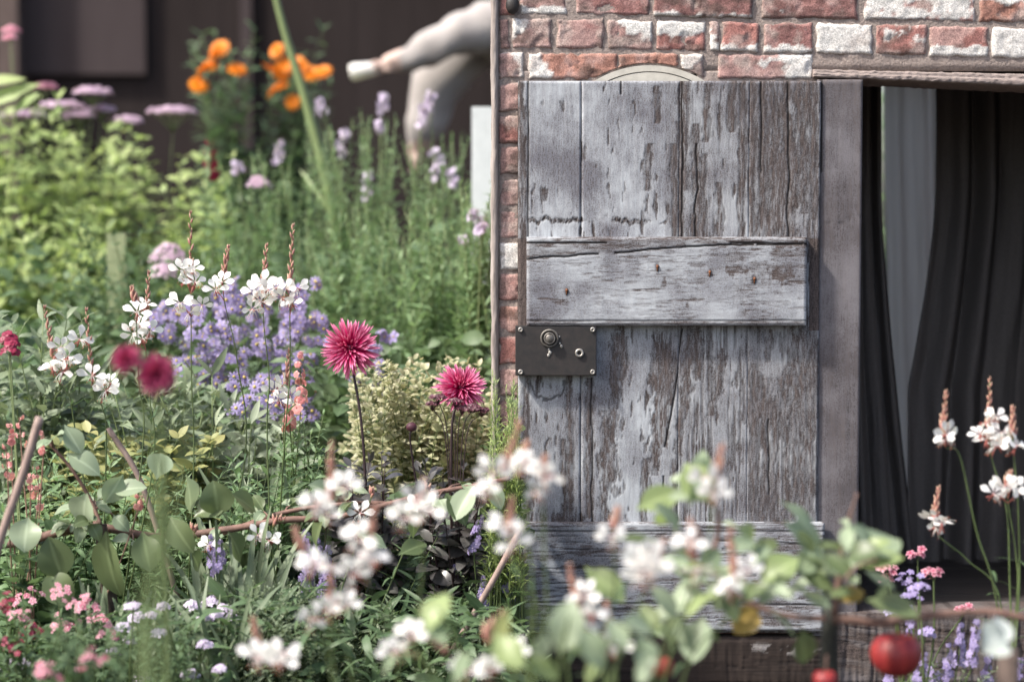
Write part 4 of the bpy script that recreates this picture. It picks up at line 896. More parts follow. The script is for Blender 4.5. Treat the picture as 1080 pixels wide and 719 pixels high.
# ---------------------------------------------------------------- mid and far shrubs
GL = 'lime leaved shrubs at the back'
for lab, px, D, tips in (
    ('tall lime leaved shrub at the garden side edge under the mauve flat heads', 30, 8.2, tips_in(-70, 75, 100, 180, 8.2, .3, 44)),
    ('lime leaved shrub in front of the mauve flat heads', 110, 8.2, tips_in(62, 158, 130, 210, 8.2, .3, 34)),
    ('lower lime leaved shrub beside the drooping dark red flower', 195, 8.0, tips_in(140, 250, 165, 250, 8.0, .3, 30)),
    ('lime leaved shrub low behind the silver thistle leaves', 60, 7.5, tips_in(-60, 130, 200, 290, 7.5, .3, 40))):
    bush('lime_shrub', lab, 'shrub', px, D, tips, L_ov + L_lan, .105, .062, [M_lime, M_stem], GL, t0=.3, spread=.12, sr=.004, el=(0, 45), face=.3)
# taller pale blades that stick out at the edge
r = thing('yellow_leaf_lily', 'pale yellow green strap leaves poking in at the garden side edge', 'plant', base(-20, 7.8)); m_ = MB()
for a, b_, w_ in (((-30, 90), (22, 76), .22), ((-30, 118), (34, 80), .2), ((-10, 110), (16, 98), .3), ((16, 118), (36, 96), .3)):
    m_.inst(leaf_tpl(w_, 6, .8, .8, .2, .4), [P(*a, 7.8)], [P(*b_, 7.75) - P(*a, 7.8)], [[0, -1, .6]], np.linalg.norm(P(*b_, 7.75) - P(*a, 7.8)), rng.random()); m_.tube(bez(wloc(r), wloc(r) * .5 + P(*a, 7.8) * .5, P(*a, 7.8), 5), .005, 0, .4, 5)
m_.build('foliage', [M_lime], r)
GY = 'mauve flat topped flower plants'
for lab, px, hd in (('mauve flat topped flowers in a group over the lime shrub', 70, [(98, 97, 20), (66, 112, 24), (106, 116, 16), (24, 122, 26), (84, 122, 18)]), ('pair of mauve flat topped flowers standing alone against the dark shed', 160, [(182, 118, 27), (135, 127, 15)])):
    cluster_plant('yarrow', lab, 'flower', px, 8.5, hd, [M_mauve, M_mauve], F5, .013, 110, .16, stem=M_stem_pale, group=GY, nrm_bias=(0, -.2, 1), jit=.004)
cluster_plant('yarrow', 'small magenta pink head poking above the mauve flat heads', 'flower', 30, 8.5, [(48, 93, 13), (12, 33, 9), (10, 40, 6)], [M_rose, M_crimson], F5, .011, 50, .4, stem=M_stem_pale, group=GY)
# feathery greens
GF_ = 'feathery green plants with lilac buds'
def feathery(label, px, D, tips, mat, buds=(), L=.058, gap=.019):
    r = bush('feathery_plant', label, 'plant', px, D, tips, L_nar + L_lan, L, gap, [mat, M_stem_pale], GF_, t0=.25, spread=.12, sr=.003, el=(15, 65), taper=.6)
    for bx, by, ln in buds:
        c_ = P(bx, by, D - .1); sm = MB(); sm.tube(spline([wloc(r), (wloc(r) + c_) / 2 + rng.normal(0, .05, 3), c_], 6), [.003, .0018], 0, .5, 5); sm.build('stem', [M_stem_pale], r)
        hm = MB(); n_ = 16; q = np.linspace(0, 1, n_); pos = c_ + np.stack([rng.normal(0, .009, n_), rng.normal(0, .009, n_), -q * ln * S(D)], -1); hm.inst(F5, pos, rng.normal(0, 1, (n_, 3)) + [0, -.6, .2], rng.normal(0, 1, (n_, 3)), .0135, rng.random(n_)); hm.build('flower_spike', [M_lilac, M_lilac], r)
feathery('feathery green plant with lilac buds under the grey sleeved arm', 375, 7.6, tips_in(320, 420, 118, 210, 7.6, .3, 34), M_fresh, [(362, 138, 26), (387, 182, 28), (404, 100, 18), (400, 128, 12)])
feathery('feathery green plant with lilac buds below the white board', 455, 7.4, tips_in(410, 515, 138, 225, 7.4, .3, 34), M_fresh, [(453, 98, 18), (446, 112, 20), (460, 158, 30), (476, 178, 18), (338, 104, 16)])
feathery('dense grey green feathery bush against the brick pier', 470, 6.5, tips_in(415, 518, 215, 320, 6.5, .25, 54), M_fresh, [(490, 250, 8), (500, 222, 10)], .06, .02)
feathery('dense mid green feathery bush behind the tall dahlia', 385, 6.7, tips_in(320, 430, 210, 320, 6.7, .25, 50), M_fresh, [], .06, .022)
feathery('loose pale feathery plant beneath the leaning green stalk', 290, 7.4, tips_in(215, 330, 150, 240, 7.4, .3, 36), M_fresh, [(293, 150, 22), (250, 172, 10)])
feathery('dark feathery plant behind the purple asters', 300, 6.8, tips_in(225, 340, 240, 310, 6.8, .2, 30), M_green, [], .06, .024)
bush('feathery_plant', 'grey green bush rising between the lime shrub and the purple asters', 'plant', 150, 6.7, tips_in(60, 230, 235, 320, 6.7, .3, 50), L_lan, .06, .03, [M_green, M_stem], GF_, t0=.25, spread=.15, sr=.003)
# single blurred flowers up there
spike_plant('coneflower', 'drooping dark red flower standing over the lower lime shrub', 'flower', 225, 7.6, [(222, 150, 222, 182, 20)], FR, .022, [M_crimson, M_rose], dens=7, droop=.7)
cluster_plant('coneflower', 'dusky pink round flower low beneath the leaning stalk', 'flower', 272, 7.4, [(272, 196, 12)], [M_mauve, M_rose], F5, .016, 26, .8)
cluster_plant('coneflower', 'soft mauve flower blurred behind the tallest gaura', 'flower', 180, 6.9, [(178, 274, 19), (172, 290, 12)], [M_mauve, M_mauve], F5, .018, 46, .8)
# big silver thistle leaves
GT = 'silver thistle leaved plants'
for lab, px, D, tips in (('silver green thistle leaved plant beneath the wand tips of the leftmost gaura', 40, 5.35, tips_in(-30, 110, 335, 430, 5.35, .2, 24)), ('silver green thistle leaved plant beneath the maroon dahlia blur', 165, 5.3, tips_in(100, 230, 395, 460, 5.3, .2, 24)), ('silver leaved plant low before the purple asters', 255, 5.25, tips_in(210, 310, 420, 470, 5.25, .15, 16))):
    bush('thistle_plant', lab, 'plant', px, D, tips, L_jag + L_lan, .105, .05, [M_grey if px < 200 else M_silver, M_stem_pale], GT, t0=.35, spread=.1, sr=.004, el=(5, 50), face=.5, taper=.3)
bush('yellow_shrub', 'low yellowing leafy plant glowing behind the short cane', 'plant', 135, 5.15, tips_in(55, 235, 452, 482, 5.15, .12, 34), L_ov, .075, .04, [M_yleaf, M_stem], t0=.6, spread=.16, sr=.002, el=(0, 35), face=.4)
bush('variegated_shrub', 'cream and green small leaved shrub behind the two dahlias', 'shrub', 440, 5.3, tips_in(365, 520, 378, 440, 5.3, .22, 85), L_ov + L_round, .03, .016, [M_sage, M_stem], t0=.4, spread=.16, sr=.002, el=(5, 55), face=.3, taper=.3)
bush('golden_conifer', 'small bright lime feathery conifer at the foot of the brick pier', 'shrub', 532, 4.72, tips_in(514, 549, 392, 500, 4.72, .06, 34), L_nar, .034, .008, [M_lime, M_stem], t0=.45, spread=.03, sr=.002, el=(35, 70), lean=.2)
bush('leafy_plant', 'dark rounded leaves half hidden behind the lime conifer', 'plant', 541, 4.85, [P(541, 430, 4.85), P(546, 455, 4.85), P(538, 470, 4.82), P(533, 505, 4.8)], L_round, .05, .05, [M_apple, M_stem], t0=.6, face=1.)
GB = 'leafy bedding plants'
for lab, px, D, tips, mt, tp, L in (
    ('broad green leaved plant behind the apple branch in the lower corner', 40, 4.8, tips_in(-20, 110, 490, 600, 4.8, .15, 34), M_fresh, L_lan, .06),
    ('fresh green leaved plant along the bare branch by the snapdragon', 290, 4.85, tips_in(240, 350, 470, 550, 4.85, .12, 24), M_fresh, L_lan, .065),
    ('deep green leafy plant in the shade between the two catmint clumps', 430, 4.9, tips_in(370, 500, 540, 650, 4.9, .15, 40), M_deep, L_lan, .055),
    ('deep green leafy plant at the bottom edge below the mid bed', 400, 4.6, tips_in(330, 480, 630, 715, 4.6, .15, 44), M_grey, L_lan, .035),
    ('small leaved green plant at the foot of the brick pier', 520, 4.6, tips_in(470, 560, 650, 715, 4.6, .12, 22), M_grey, L_lan, .04),
    ('dark leafy plant under the tufts of grassy leaves', 180, 4.85, tips_in(120, 260, 490, 600, 4.85, .15, 38), M_fresh, L_nar, .06),
    ('green leaved plant beneath the yellowing leaves', 90, 5.0, tips_in(20, 190, 470, 530, 5.0, .1, 24), M_fresh, L_lan, .06)):
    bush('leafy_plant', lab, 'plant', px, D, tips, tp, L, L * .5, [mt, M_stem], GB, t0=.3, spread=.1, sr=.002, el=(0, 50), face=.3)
# mass of low green that nobody could count
m_ = MB()
for x0, x1, D0, D1, zt, n_, tp, mt in ((-90, 545, 5.0, 5.5, .42, 2600, L_ov, 0), (-200, 545, 5.5, 6.8, .82, 4200, L_lan + L_ov, 0), (-300, 560, 6.8, 8.0, 1.05, 4200, L_ov, 0), (-40, 540, 4.3, 5.0, .30, 3200, L_lan + L_nar, 0)):
    D = rnd(D0, D1, n_); px = rnd(x0, x1, n_); X = (px - 540) / FPX * D * 1.0; Z = zt * rng.random(n_) ** .7 * (.6 + .6 * fbm(X * 3, D * 3, 5))
    a = rnd(0, 6.28, n_); e = rnd(-.3, .9, n_); pk = rng.integers(0, len(tp), n_)
    for q, t_ in enumerate(tp):
        s_ = pk == q; m_.inst((t_[0], t_[1], np.full(len(t_[1]), mt), t_[3]), np.stack([X, D - 5, Z], -1)[s_], np.stack([np.cos(a) * np.cos(e), np.sin(a) * np.cos(e), np.sin(e)], -1)[s_], rng.normal(0, .5, (s_.sum(), 3)) + [0, -.3, 1], rnd(.04, .09, s_.sum()), rng.random(s_.sum()))
o = m_.build('undergrowth', [M_green, M_deep]); T(o, kind='stuff')
# ================================================================ apple branches, canes, foreground leaves, far things
def leaf_between(mb, a, b, wid, D, lm=0, dz=0., up=None, droop=None, Db=None):
    """apple leaf from pixel a (stalk) to pixel b (tip), wid = width / length"""
    p, q = P(*a, D), P(*b, Db if Db else D + rng.uniform(-.05, .05)); L = np.linalg.norm(q - p)
    tp = leaf_tpl(wid, 8, .9, .72, .28, droop if droop is not None else rng.uniform(.2, .8), rng.uniform(0, .3), pet=.10, cols=4)
    mb.inst((tp[0], tp[1], np.full(len(tp[1]), lm), tp[3]), [p], [q - p], [up if up is not None else nrm([rng.normal(0, .35), -.7, .8])], L * 1.05, rng.random())
def twig(pts, rad, D, jit=0.): return spline([P(x, y, D + (rng.uniform(-jit, jit) if jit else 0)) for x, y in pts], 8), rad
def shoots(mb, cv, n, t0, t1, L, mats=(0, 1, 1), per=(2, 5), tm=2, el=(-35, 55)):
    """short spurs with leaves along a branch curve"""
    for _ in range(n):
        i_ = int(rng.uniform(t0, t1) * (len(cv) - 1)); a = rng.uniform(0, 6.28); e = R(rng.uniform(*el)); d = np.array([math.cos(a) * math.cos(e), math.sin(a) * math.cos(e) - .25, math.sin(e)])
        end = cv[i_] + d * rng.uniform(.015, .06); mb.tube([cv[i_], (cv[i_] + end) / 2 + [0, 0, .004], end], [.0028, .0018], tm, .5, 5)
        for q in range(int(rng.integers(*per))):
            z = a + rng.normal(0, 1.1); ee = R(rng.uniform(-30, 50)); dd = np.array([math.cos(z) * math.cos(ee), math.sin(z) * math.cos(ee) - .2, math.sin(ee)])
            tp = L_ap[int(rng.integers(3))]; mb.inst((tp[0], tp[1], np.full(len(tp[1]), int(rng.choice(mats))), tp[3]), [end], [dd], [[rng.normal(0, .4), -.5, 1]], L * rng.uniform(.65, 1.15), rng.random())

# low apple tree trained along the bed
r = thing('apple_tree', 'low trained apple tree whose long bare branch crosses the bed behind the blurred gaura', 'tree', base(120, 4.62))
tr = spline([wloc(r), P(118, 660, 4.62), P(112, 600, 4.6), P(106, 553, 4.6)], 8); b = MB(); b.tube(tr, [.020, .014], 0, .5, 10); b.build('trunk', [M_bark], r)
lf = MB()
for pts, rad, ns, D in (([(106, 553), (84, 556), (55, 563), (20, 572), (-40, 578)], [.0115, .009], 6, 4.58), ([(106, 553), (96, 528), (78, 498), (58, 474), (40, 455)], [.005, .0025], 4, 4.56),
                        ([(110, 556), (170, 566), (240, 558), (300, 548), (350, 546), (400, 534), (450, 521), (500, 512), (538, 504)], [.0095, .005], 9, 4.66), ([(235, 562), (300, 540), (365, 531), (420, 530)], [.006, .004], 3, 4.7)):
    cv, rd = twig(pts, rad, D, .02); b = MB(); b.tube(cv, rd, 0, .5, 8); b.build('branch', [M_bark_red], r); shoots(lf, cv, ns, .0, .85, .05)
for a_, b_, w_, mt in (((165, 505), (172, 472), .7, 1), ((230, 546), (227, 510), .9, 0), ((205, 545), (236, 520), .7, 0), ((30, 545), (24, 578), .9, 1), ((52, 600), (68, 636), .7, 0), ((92, 520), (80, 556), .9, 1), ((112, 560), (112, 632), .55, 0), ((66, 612), (52, 570), .75, 0), ((180, 545), (196, 580), .6, 0), ((118, 520), (150, 508), .6, 1),
                       ((150, 560), (158, 600), .7, 0), ((196, 500), (206, 540), .55, 1), ((70, 478), (104, 492), .6, 1), ((130, 500), (112, 530), .7, 1), ((200, 580), (214, 600), .6, 0), ((240, 560), (262, 590), .6, 0), ((68, 448), (86, 476), .6, 1), ((270, 540), (250, 520), .7, 0), ((470, 520), (496, 546), .6, 0), ((500, 512), (478, 545), .6, 1), ((340, 550), (320, 580), .6, 0), ((430, 535), (446, 566), .6, 0), ((516, 510), (530, 534), .6, 1), ((356, 528), (338, 505), .6, 1), ((408, 578), (380, 560), .5, 1), ((420, 585), (450, 570), .5, 0)):
    leaf_between(lf, a_, b_, w_, 4.5, mt)
lf.build('foliage', [M_apple, M_applepale, M_bark_red], r)

# apple tree close to the eye, with the red apple
r = thing('apple_tree', 'near blurred apple branch on a dark stump of trunk, a red apple hanging under it', 'tree', base(874, 3.45))
b = MB(); b.tube(spline([wloc(r), P(876, 760, 3.45), P(875, 700, 3.45), P(876, 640, 3.45)], 8), [.020, .017, .014], 0, .5, 12); b.build('trunk', [plainmat('mossy_dark_bark', (.045, .048, .04), (.022, .023, .02), .9, scale=(50, 50, 50), bump=.7, bdist=.004)], r)
lf = MB(); D = 3.4
for pts, rad, D_ in (([(878, 652), (930, 655), (985, 648), (1045, 645), (1090, 653), (1150, 660)], [.0085, .0065, .005], 3.4), ([(872, 652), (835, 650), (800, 640), (770, 622), (748, 596), (742, 572), (733, 552)], [.0055, .0045, .0038], 3.35), ([(748, 592), (757, 566), (758, 536)], [.005, .0042], 3.35),
                     ([(880, 648), (886, 600), (892, 560), (904, 520)], [.006, .002], 3.4), ([(1046, 646), (1054, 660), (1062, 668)], [.004, .003], 3.2), ([(890, 612), (905, 596), (925, 590)], [.003, .002], 3.22)):
    cv, rd = twig(pts, rad, D_); b = MB(); b.tube(cv, rd, 0, .5, 8); b.build('branch', [M_bark_red], r)
for a_, b_, w_, mt in (((671, 537), (716, 516), .55, 2), ((722, 488), (744, 522), .75, 2), ((748, 490), (752, 524), .6, 0), ((700, 540), (726, 562), .55, 2), ((617, 598), (657, 628), .5, 2), ((776, 556), (806, 578), .7, 2), ((646, 568), (698, 566), .22, 0), ((706, 592), (742, 614), .6, 0), ((702, 636), (738, 624), .7, 1), ((742, 650), (728, 694), .72, 1),
                       ((754, 614), (770, 646), .6, 1), ((764, 620), (776, 650), .5, 0), ((800, 618), (838, 584), .75, 2), ((826, 550), (880, 594), .55, 1), ((822, 528), (872, 556), .3, 1), ((902, 592), (948, 554), .62, 1), ((906, 598), (946, 580), .5, 2), ((914, 632), (968, 640), .5, 0), ((912, 602), (944, 616), .3, 1), ((842, 604), (880, 620), .5, 0), ((846, 626), (876, 634), .4, 1), ((846, 662), (850, 700), .6, 0),
                       ((726, 600), (700, 580), .5, 1), ((718, 560), (700, 530), .4, 1), ((735, 505), (706, 500), .45, 1), ((896, 556), (886, 540), .3, 1), ((740, 640), (720, 612), .6, 1), ((780, 634), (800, 612), .5, 0), ((858, 588), (846, 560), .5, 0), ((872, 630), (900, 618), .4, 0)):
    leaf_between(lf, a_, b_, w_, D + rng.uniform(-.12, .06), mt)
for cx_, cy_, sx, sy, n_ in ((742, 606, 34, 34, 24), (735, 520, 28, 24, 7), (880, 600, 46, 30, 20), (812, 612, 24, 26, 9), (712, 668, 26, 22, 6)):
    for _ in range(n_):
        x, y = cx_ + rng.normal(0, sx * .6), cy_ + rng.normal(0, sy * .6); an = rng.uniform(-.7, 3.8); L_ = rng.uniform(20, 40)
        leaf_between(lf, (x, y), (x + math.cos(an) * L_, y - math.sin(an) * L_), rng.uniform(.35, .65), D + rng.uniform(-.15, .12), int(rng.choice([0, 1, 1, 1, 2])), up=nrm([rng.normal(0, .7), rng.normal(-.5, .5), 1]))
leaf_between(lf, (885, 634), (912, 618), .6, D, 3); leaf_between(lf, (800, 640), (776, 664), .8, D, 3); leaf_between(lf, (742, 632), (760, 612), .5, D, 1)
leaf_between(lf, (1060, 666), (1040, 682), 1.0, 3.15, 4, up=(0, -1, .3), droop=.3); leaf_between(lf, (1052, 682), (1068, 640), .5, 3.15, 4, up=(.2, -1, .3), droop=.9)
M_palepet = leafmat('pale_leaf', (.62, .66, .62), (.5, .55, .5), trans=.3); M_autumn = leafmat('autumn_leaf', (.34, .19, .05), (.38, .30, .08), trans=.35)
lf.build('foliage', [M_apple, M_applepale, M_applelime, M_autumn, M_palepet, M_bark_red], r)
# apples
m, nt = new_mat('apple_skin'); k = N(nt); tc = k.n('TexCoord'); no = k.noise((55, 55, 7), detail=4); sp_ = k.noise((160, 160, 160), detail=2)
c = k.mix(k.ramp(no, (.42, 0.), (.60, 1.)), (.17, .010, .014), (.30, .030, .026)); c = k.mix(k.ramp(sp_, (.70, 0.), (.76, .5)), c, (.55, .32, .18))
bs = k.n('BsdfPrincipled'); k.l(c, bs.inputs['Base Color']); bs.inputs['Roughness'].default_value = .5; k.out(bs.outputs[0]); M_apple_skin = m
def apple(label, px, py, rad, D, stalk):
    c_ = P(px, py, D); rr = rad * S(D); o = thing('apple', label, 'apple', c_, 'red apples'); m_ = MB(); th = np.linspace(.04, math.pi - .04, 22); q = np.linspace(0, 2 * math.pi, 33)[:-1]
    prof = rr * np.sin(th) ** .85 * (1.02 + .06 * np.cos(th)); z = rr * .90 * np.cos(th) - rr * .34 * np.exp(-(th / .30) ** 2) + rr * .26 * np.exp(-((math.pi - th) / .28) ** 2)
    V = np.stack([prof[:, None] * np.cos(q) * (1 + .02 * np.cos(5 * q)), prof[:, None] * np.sin(q), np.repeat(z[:, None], 32, 1)], -1).reshape(-1, 3) + c_
    i = np.arange(21)[:, None] * 32; j = np.arange(32)[None]; Q = np.stack([i + j, i + 32 + j, i + 32 + (j + 1) % 32, i + (j + 1) % 32], -1).reshape(-1, 4)
    m_.add(V, Q, np.zeros(len(Q), int), np.zeros((len(V), 3))); m_.build('fruit', [M_apple_skin], o)
    m_ = MB(); m_.tube(bez(c_ + [0, 0, rr * .55], c_ + [.002, 0, rr * .95], P(*stalk, D), 6), [.0014, .0018], 0, .4, 6); m_.build('stalk', [M_bark_red], o)
apple('round red apple hanging under the near apple branch', 945, 690, 27, 3.4, (944, 654))
apple('blurred red apple low under the door between pale leaves', 698, 703, 13, 3.3, (706, 672))
apple('blurred red apple cut by the bottom edge beside the dark trunk', 870, 717, 13, 3.3, (872, 690))
# leafy sprays at the bottom, close to the eye
r = thing('leafy_spray', 'blurred spray of pale green leaves rising at the bottom edge, near the eye', 'plant', base(560, 2.95)); m_ = MB()
for a_, b_, w_, mt in (((452, 668), (462, 618), .6, 0), ((470, 680), (450, 652), .5, 1), ((590, 690), (604, 636), .62, 1), ((612, 690), (586, 652), .5, 0), ((574, 664), (570, 700), .5, 1), ((536, 640), (520, 690), .35, 2), ((640, 650), (660, 680), .6, 1), ((655, 655), (690, 662), .6, 1), ((672, 668), (690, 708), .6, 1), ((522, 668), (548, 702), .6, 0), ((420, 690), (396, 712), .4, 1), ((610, 660), (640, 700), .6, 1), ((556, 690), (588, 715), .5, 0), ((500, 690), (470, 716), .6, 1), ((640, 690), (616, 716), .6, 0), ((690, 690), (672, 718), .5, 1)):
    leaf_between(m_, a_, b_, w_, 2.95 + rng.uniform(-.1, .1), mt)
m_.build('foliage', [M_applelime, M_applepale, M_yleaf], r); m_ = MB()
for px, py in ((462, 640), (600, 650), (536, 660), (650, 660), (680, 680), (420, 696)): m_.tube(spline([wloc(r) + rng.normal(0, .04, 3) * [1, 1, 0], P(560 + (px - 560) * .7, 720, 2.95), P(px, py, 2.95)], 6), [.004, .002], 0, .5, 6)
m_.build('stem', [M_stem], r)
# blurred green blades very near
r = thing('tall_grass', 'tall blurred pale green blades rising very near the eye', 'grass', base(150, 2.3)); m_ = MB()
for pts, w_ in (([(150, 900), (156, 719), (160, 620), (164, 540), (166, 480)], .0042), ([(140, 900), (172, 719), (172, 640), (180, 560), (196, 460), (204, 340)], .0026), ([(150, 900), (150, 719), (146, 660), (150, 600)], .0034)):
    cv = spline([P(x, y, 2.25) for x, y in pts], 8); L = len(cv); q = np.linspace(0, 1, L); wd = w_ * (1 - q ** 2.5 * .75)
    V = np.stack([np.stack([cv[:, 0] + sgn * wd, cv[:, 1] + (abs(sgn) * .003), cv[:, 2]], -1) for sgn in (-1, 0, 1)], 1).reshape(-1, 3); i = np.arange(L - 1)[:, None] * 3; j = np.arange(2)[None]
    Q = np.stack([i + j, i + j + 1, i + 4 + j, i + 3 + j], -1).reshape(-1, 4); A = np.zeros((len(V), 3)); A[:, 0] = rng.random(); A[:, 1] = np.repeat(q, 3); m_.add(V, Q, np.zeros(len(Q), int), A)
b0 = wloc(r); m_.build('foliage', [M_stem_pale], r)
# canes
M_cane = plainmat('cane', (.34, .25, .215), (.2, .145, .125), .7, scale=(60, 60, 20), bump=.3)
for lab, pts, D, rad in (('short cut cane leaning before the yellowing leaves', [(114, 451), (150, 512), (190, 640)], 4.75, .0065), ('pinkish cane slanting at the garden side edge', [(42, 440), (24, 500), (-6, 590), (-30, 700)], 4.05, .0085), ('thin grey cane slanting before the catmint at the pier foot', [(548, 560), (520, 612), (470, 700)], 4.62, .007)):
    p = [P(x, y, D) for x, y in pts]; e = p[-1] + (p[-1] - p[-2]) * (p[-1][2] / max(.05, (p[-2] - p[-1])[2])); p.append(np.array([e[0], e[1], -.03]))
    o = thing('cane', lab, 'cane', (p[-1][0], p[-1][1], 0), 'garden canes'); m_ = MB(); m_.tube(spline(p, 6), rad, 0, .5, 10); m_.build('pole', [M_cane], o)
# small flowers in front of the dark doorway
cluster_plant('phlox', 'small rose pink flowers before the dark threshold', 'flower', 965, 4.35, [(968, 585, 7), (985, 606, 8), (936, 600, 8), (1018, 640, 7), (932, 610, 6)], [M_rose, M_crimson], F5, .009, 9, .5, jit=.004)
cluster_plant('phlox', 'pale lilac phlox between the apple leaves and rose pink flowers', 'flower', 958, 4.3, [(955, 612, 10), (970, 620, 8), (962, 630, 8), (944, 646, 8), (976, 668, 7)], [M_lav, M_lilac], F5, .009, 9, .7, jit=.006)
spike_plant('catmint', 'lavender catmint clump under the red apple by the threshold', 'flower', 985, 4.3, [(960, 660, 956, 690, 14), (975, 690, 970, 716, 16), (1000, 680, 998, 715, 16), (1015, 660, 1010, 700, 14), (1030, 655, 1026, 700, 15), (985, 700, 985, 719, 18), (1044, 690, 1040, 716, 14), (940, 705, 938, 719, 16), (1076, 695, 1074, 719, 12), (960, 640, 958, 655, 12)], F5, .0095, [M_lav, M_lilac], GN, dens=4.5, fol=(tips_in(930, 1080, 690, 730, 4.3, .1, 30), L_lan, .022, .011, M_grey, dict(t0=.2, spread=.1, sr=.0014)))
m_ = MB(); o = thing('stake', 'dark short stake at the corner before the doorway, near the pale leaves', 'stake', base(1064, 3.5)); m_.tube([wloc(o) - [0, 0, .03], P(1064, 684, 3.5)], [.02, .018], 0, .5, 10); m_.build('pole', [M_bark], o)

# ---------------------------------------------------------------- far away
r = thing('marigold_plant', 'tall plant of bright orange marigold blooms blurred far behind the leaning stalk', 'flower', base(275, 9.6)); m_ = MB()
fp = [(226, 58), (216, 74), (210, 90), (232, 52), (222, 70), (250, 74), (292, 54), (284, 74), (297, 76), (289, 97), (309, 108), (318, 72), (341, 76), (329, 78), (302, 70), (296, 92), (313, 66)]
leafy(m_, wloc(r), [P(x + rng.normal(0, 8), y + abs(rng.normal(0, 10)), 9.65) for x, y in fp] + tips_in(200, 350, 30, 130, 9.7, .2, 26), L_lan, .12, .06, t0=.35, spread=.12, sr=.004, face=.3); m_.build('foliage', [M_green, M_stem], r)
FM = floret_tpl(14, .42, .35, 2.4, p=1.2); mm = MB()
for q, (c_, l_) in enumerate(((.1, 1.), (.5, .8), (.9, .55))): mm.inst(floret_tpl(12 - q * 2, .5, .2 + c_, 0), [(0, c_ * .1, 0)], [(0, 1, 0)], [(math.cos(q), 0, math.sin(q))], l_, .2 * q)
MG = mesh_of(mm, 'marigold_bloom', [M_orange, M_eye])
for x, y in fp: place('flower', MG, r, P(x, y, 9.5), TOWARD + rng.normal(0, .6, 3) + [0, 0, .4], (0, 0, 1), rng.uniform(.034, .052))
# leaning stalk
r = thing('onion_stalk', 'thick pale green stalk leaning in front of the orange marigolds', 'plant', base(372, 7.9)); m_ = MB()
m_.tube(spline([wloc(r), P(362, 300, 7.9), P(345, 195, 7.9), P(322, 105, 7.9), P(302, 40, 7.9), P(288, -14, 7.9), P(278, -60, 7.9)], 8), [.026, .024, .021, .017, .014, .011, .004], 0, .6, 12); m_.build('stem', [M_stem_pale], r)
m_ = MB(); m_.inst(leaf_tpl(.06, 8, .5, .6, .4, .3), [P(350, 200, 7.9)], [P(335, 80, 7.9) - P(350, 200, 7.9)], [[0, -1, 0]], .22, .3); m_.inst(leaf_tpl(.06, 8, .5, .6, .4, .7), [P(352, 230, 7.9)], [P(300, 150, 7.9) - P(352, 230, 7.9)], [[0, -1, .3]], .25, .6); m_.build('foliage', [M_stem_pale], r)
o = thing('stake', 'pale flat wooden stake standing among the blurred back plants', 'stake', base(123, 7.1)); m_ = MB(); a, b_ = P(113, 246, 7.1), P(133, 246, 7.1); m_.box(((a[0] + b_[0]) / 2, 2.1, a[2] / 2), ((b_[0] - a[0]) / 2, .012, a[2] / 2)); ob = m_.build('board', [plainmat('pale_wood', (.30, .34, .19), (.2, .24, .13), .8)], o, False)
# white board by the wall's edge
o = thing('white_post', 'pale blue white painted board upright beyond the edge of the brick wall', 'post', base(515, 7.2)); m_ = MB(); a, b_ = P(497.5, 113, 7.2), P(534, 113, 7.2); m_.box(((a[0] + b_[0]) / 2, 2.2, a[2] / 2), ((b_[0] - a[0]) / 2, .02, a[2] / 2))
ob = m_.build('board', [plainmat('white_paint', (.66, .71, .73), (.58, .63, .65), .5, bump=.1)], o, False)
# person in grey, mostly hidden by the wall
D = 10.0; r = thing('person', 'person in pale grey clothes reaching an arm out past the wall edge, blurred', 'person', base(590, D, .36))
J = {}; E = []
def joint(n_, p, rad, par=None): J[n_] = (len(J), np.array(p, float), rad); (E.append((J[par][0], J[n_][0])) if par else None)
hip = base(590, D) + [0, 0, 1.33]; sh = (P(540, 2, D) + P(545, 2, D)) / 2; sh[2] = P(540, -2, D)[2]
joint('pelvis', hip, .15); joint('waist', hip * .6 + sh * .4, .135, 'pelvis'); joint('chest', hip * .2 + sh * .8 , .15, 'waist'); joint('neck', sh + [-.03, 0, .09], .055, 'chest'); joint('head', sh + [-.06, 0, .20], .085, 'neck'); joint('crown', sh + [-.055, 0, .28], .075, 'head')
ya = np.array([0, -.17, 0])
joint('sh_a', P(516, 26, D - .17), .135, 'chest'); joint('el_a', P(466, 44, D - .2), .098, 'sh_a'); joint('wr_a', P(424, 66, D - .2), .062, 'el_a'); joint('ha_a', P(404, 68, D - .2), .044, 'wr_a')
joint('sh_b', P(520, 36, D + .1), .13, 'chest'); joint('el_b', P(462, 82, D + .05), .14, 'sh_b'); joint('wr_b', P(446, 136, D + .05), .105, 'el_b'); joint('ha_b', P(441, 158, D + .1), .04, 'wr_b')
for side, yy in (('l', -.1), ('r', .1)):
    joint('th' + side, hip + [0, yy, -.08], .10, 'pelvis'); joint('kn' + side, hip + [-.03 * (1 if side == 'l' else -1), yy, -.52], .068, 'th' + side); joint('an' + side, hip + [.05 * (1 if side == 'l' else -1), yy, -.92], .045, 'kn' + side); joint('to' + side, hip + [.05 * (1 if side == 'l' else -1) - .17, yy, -.965], .032, 'an' + side)
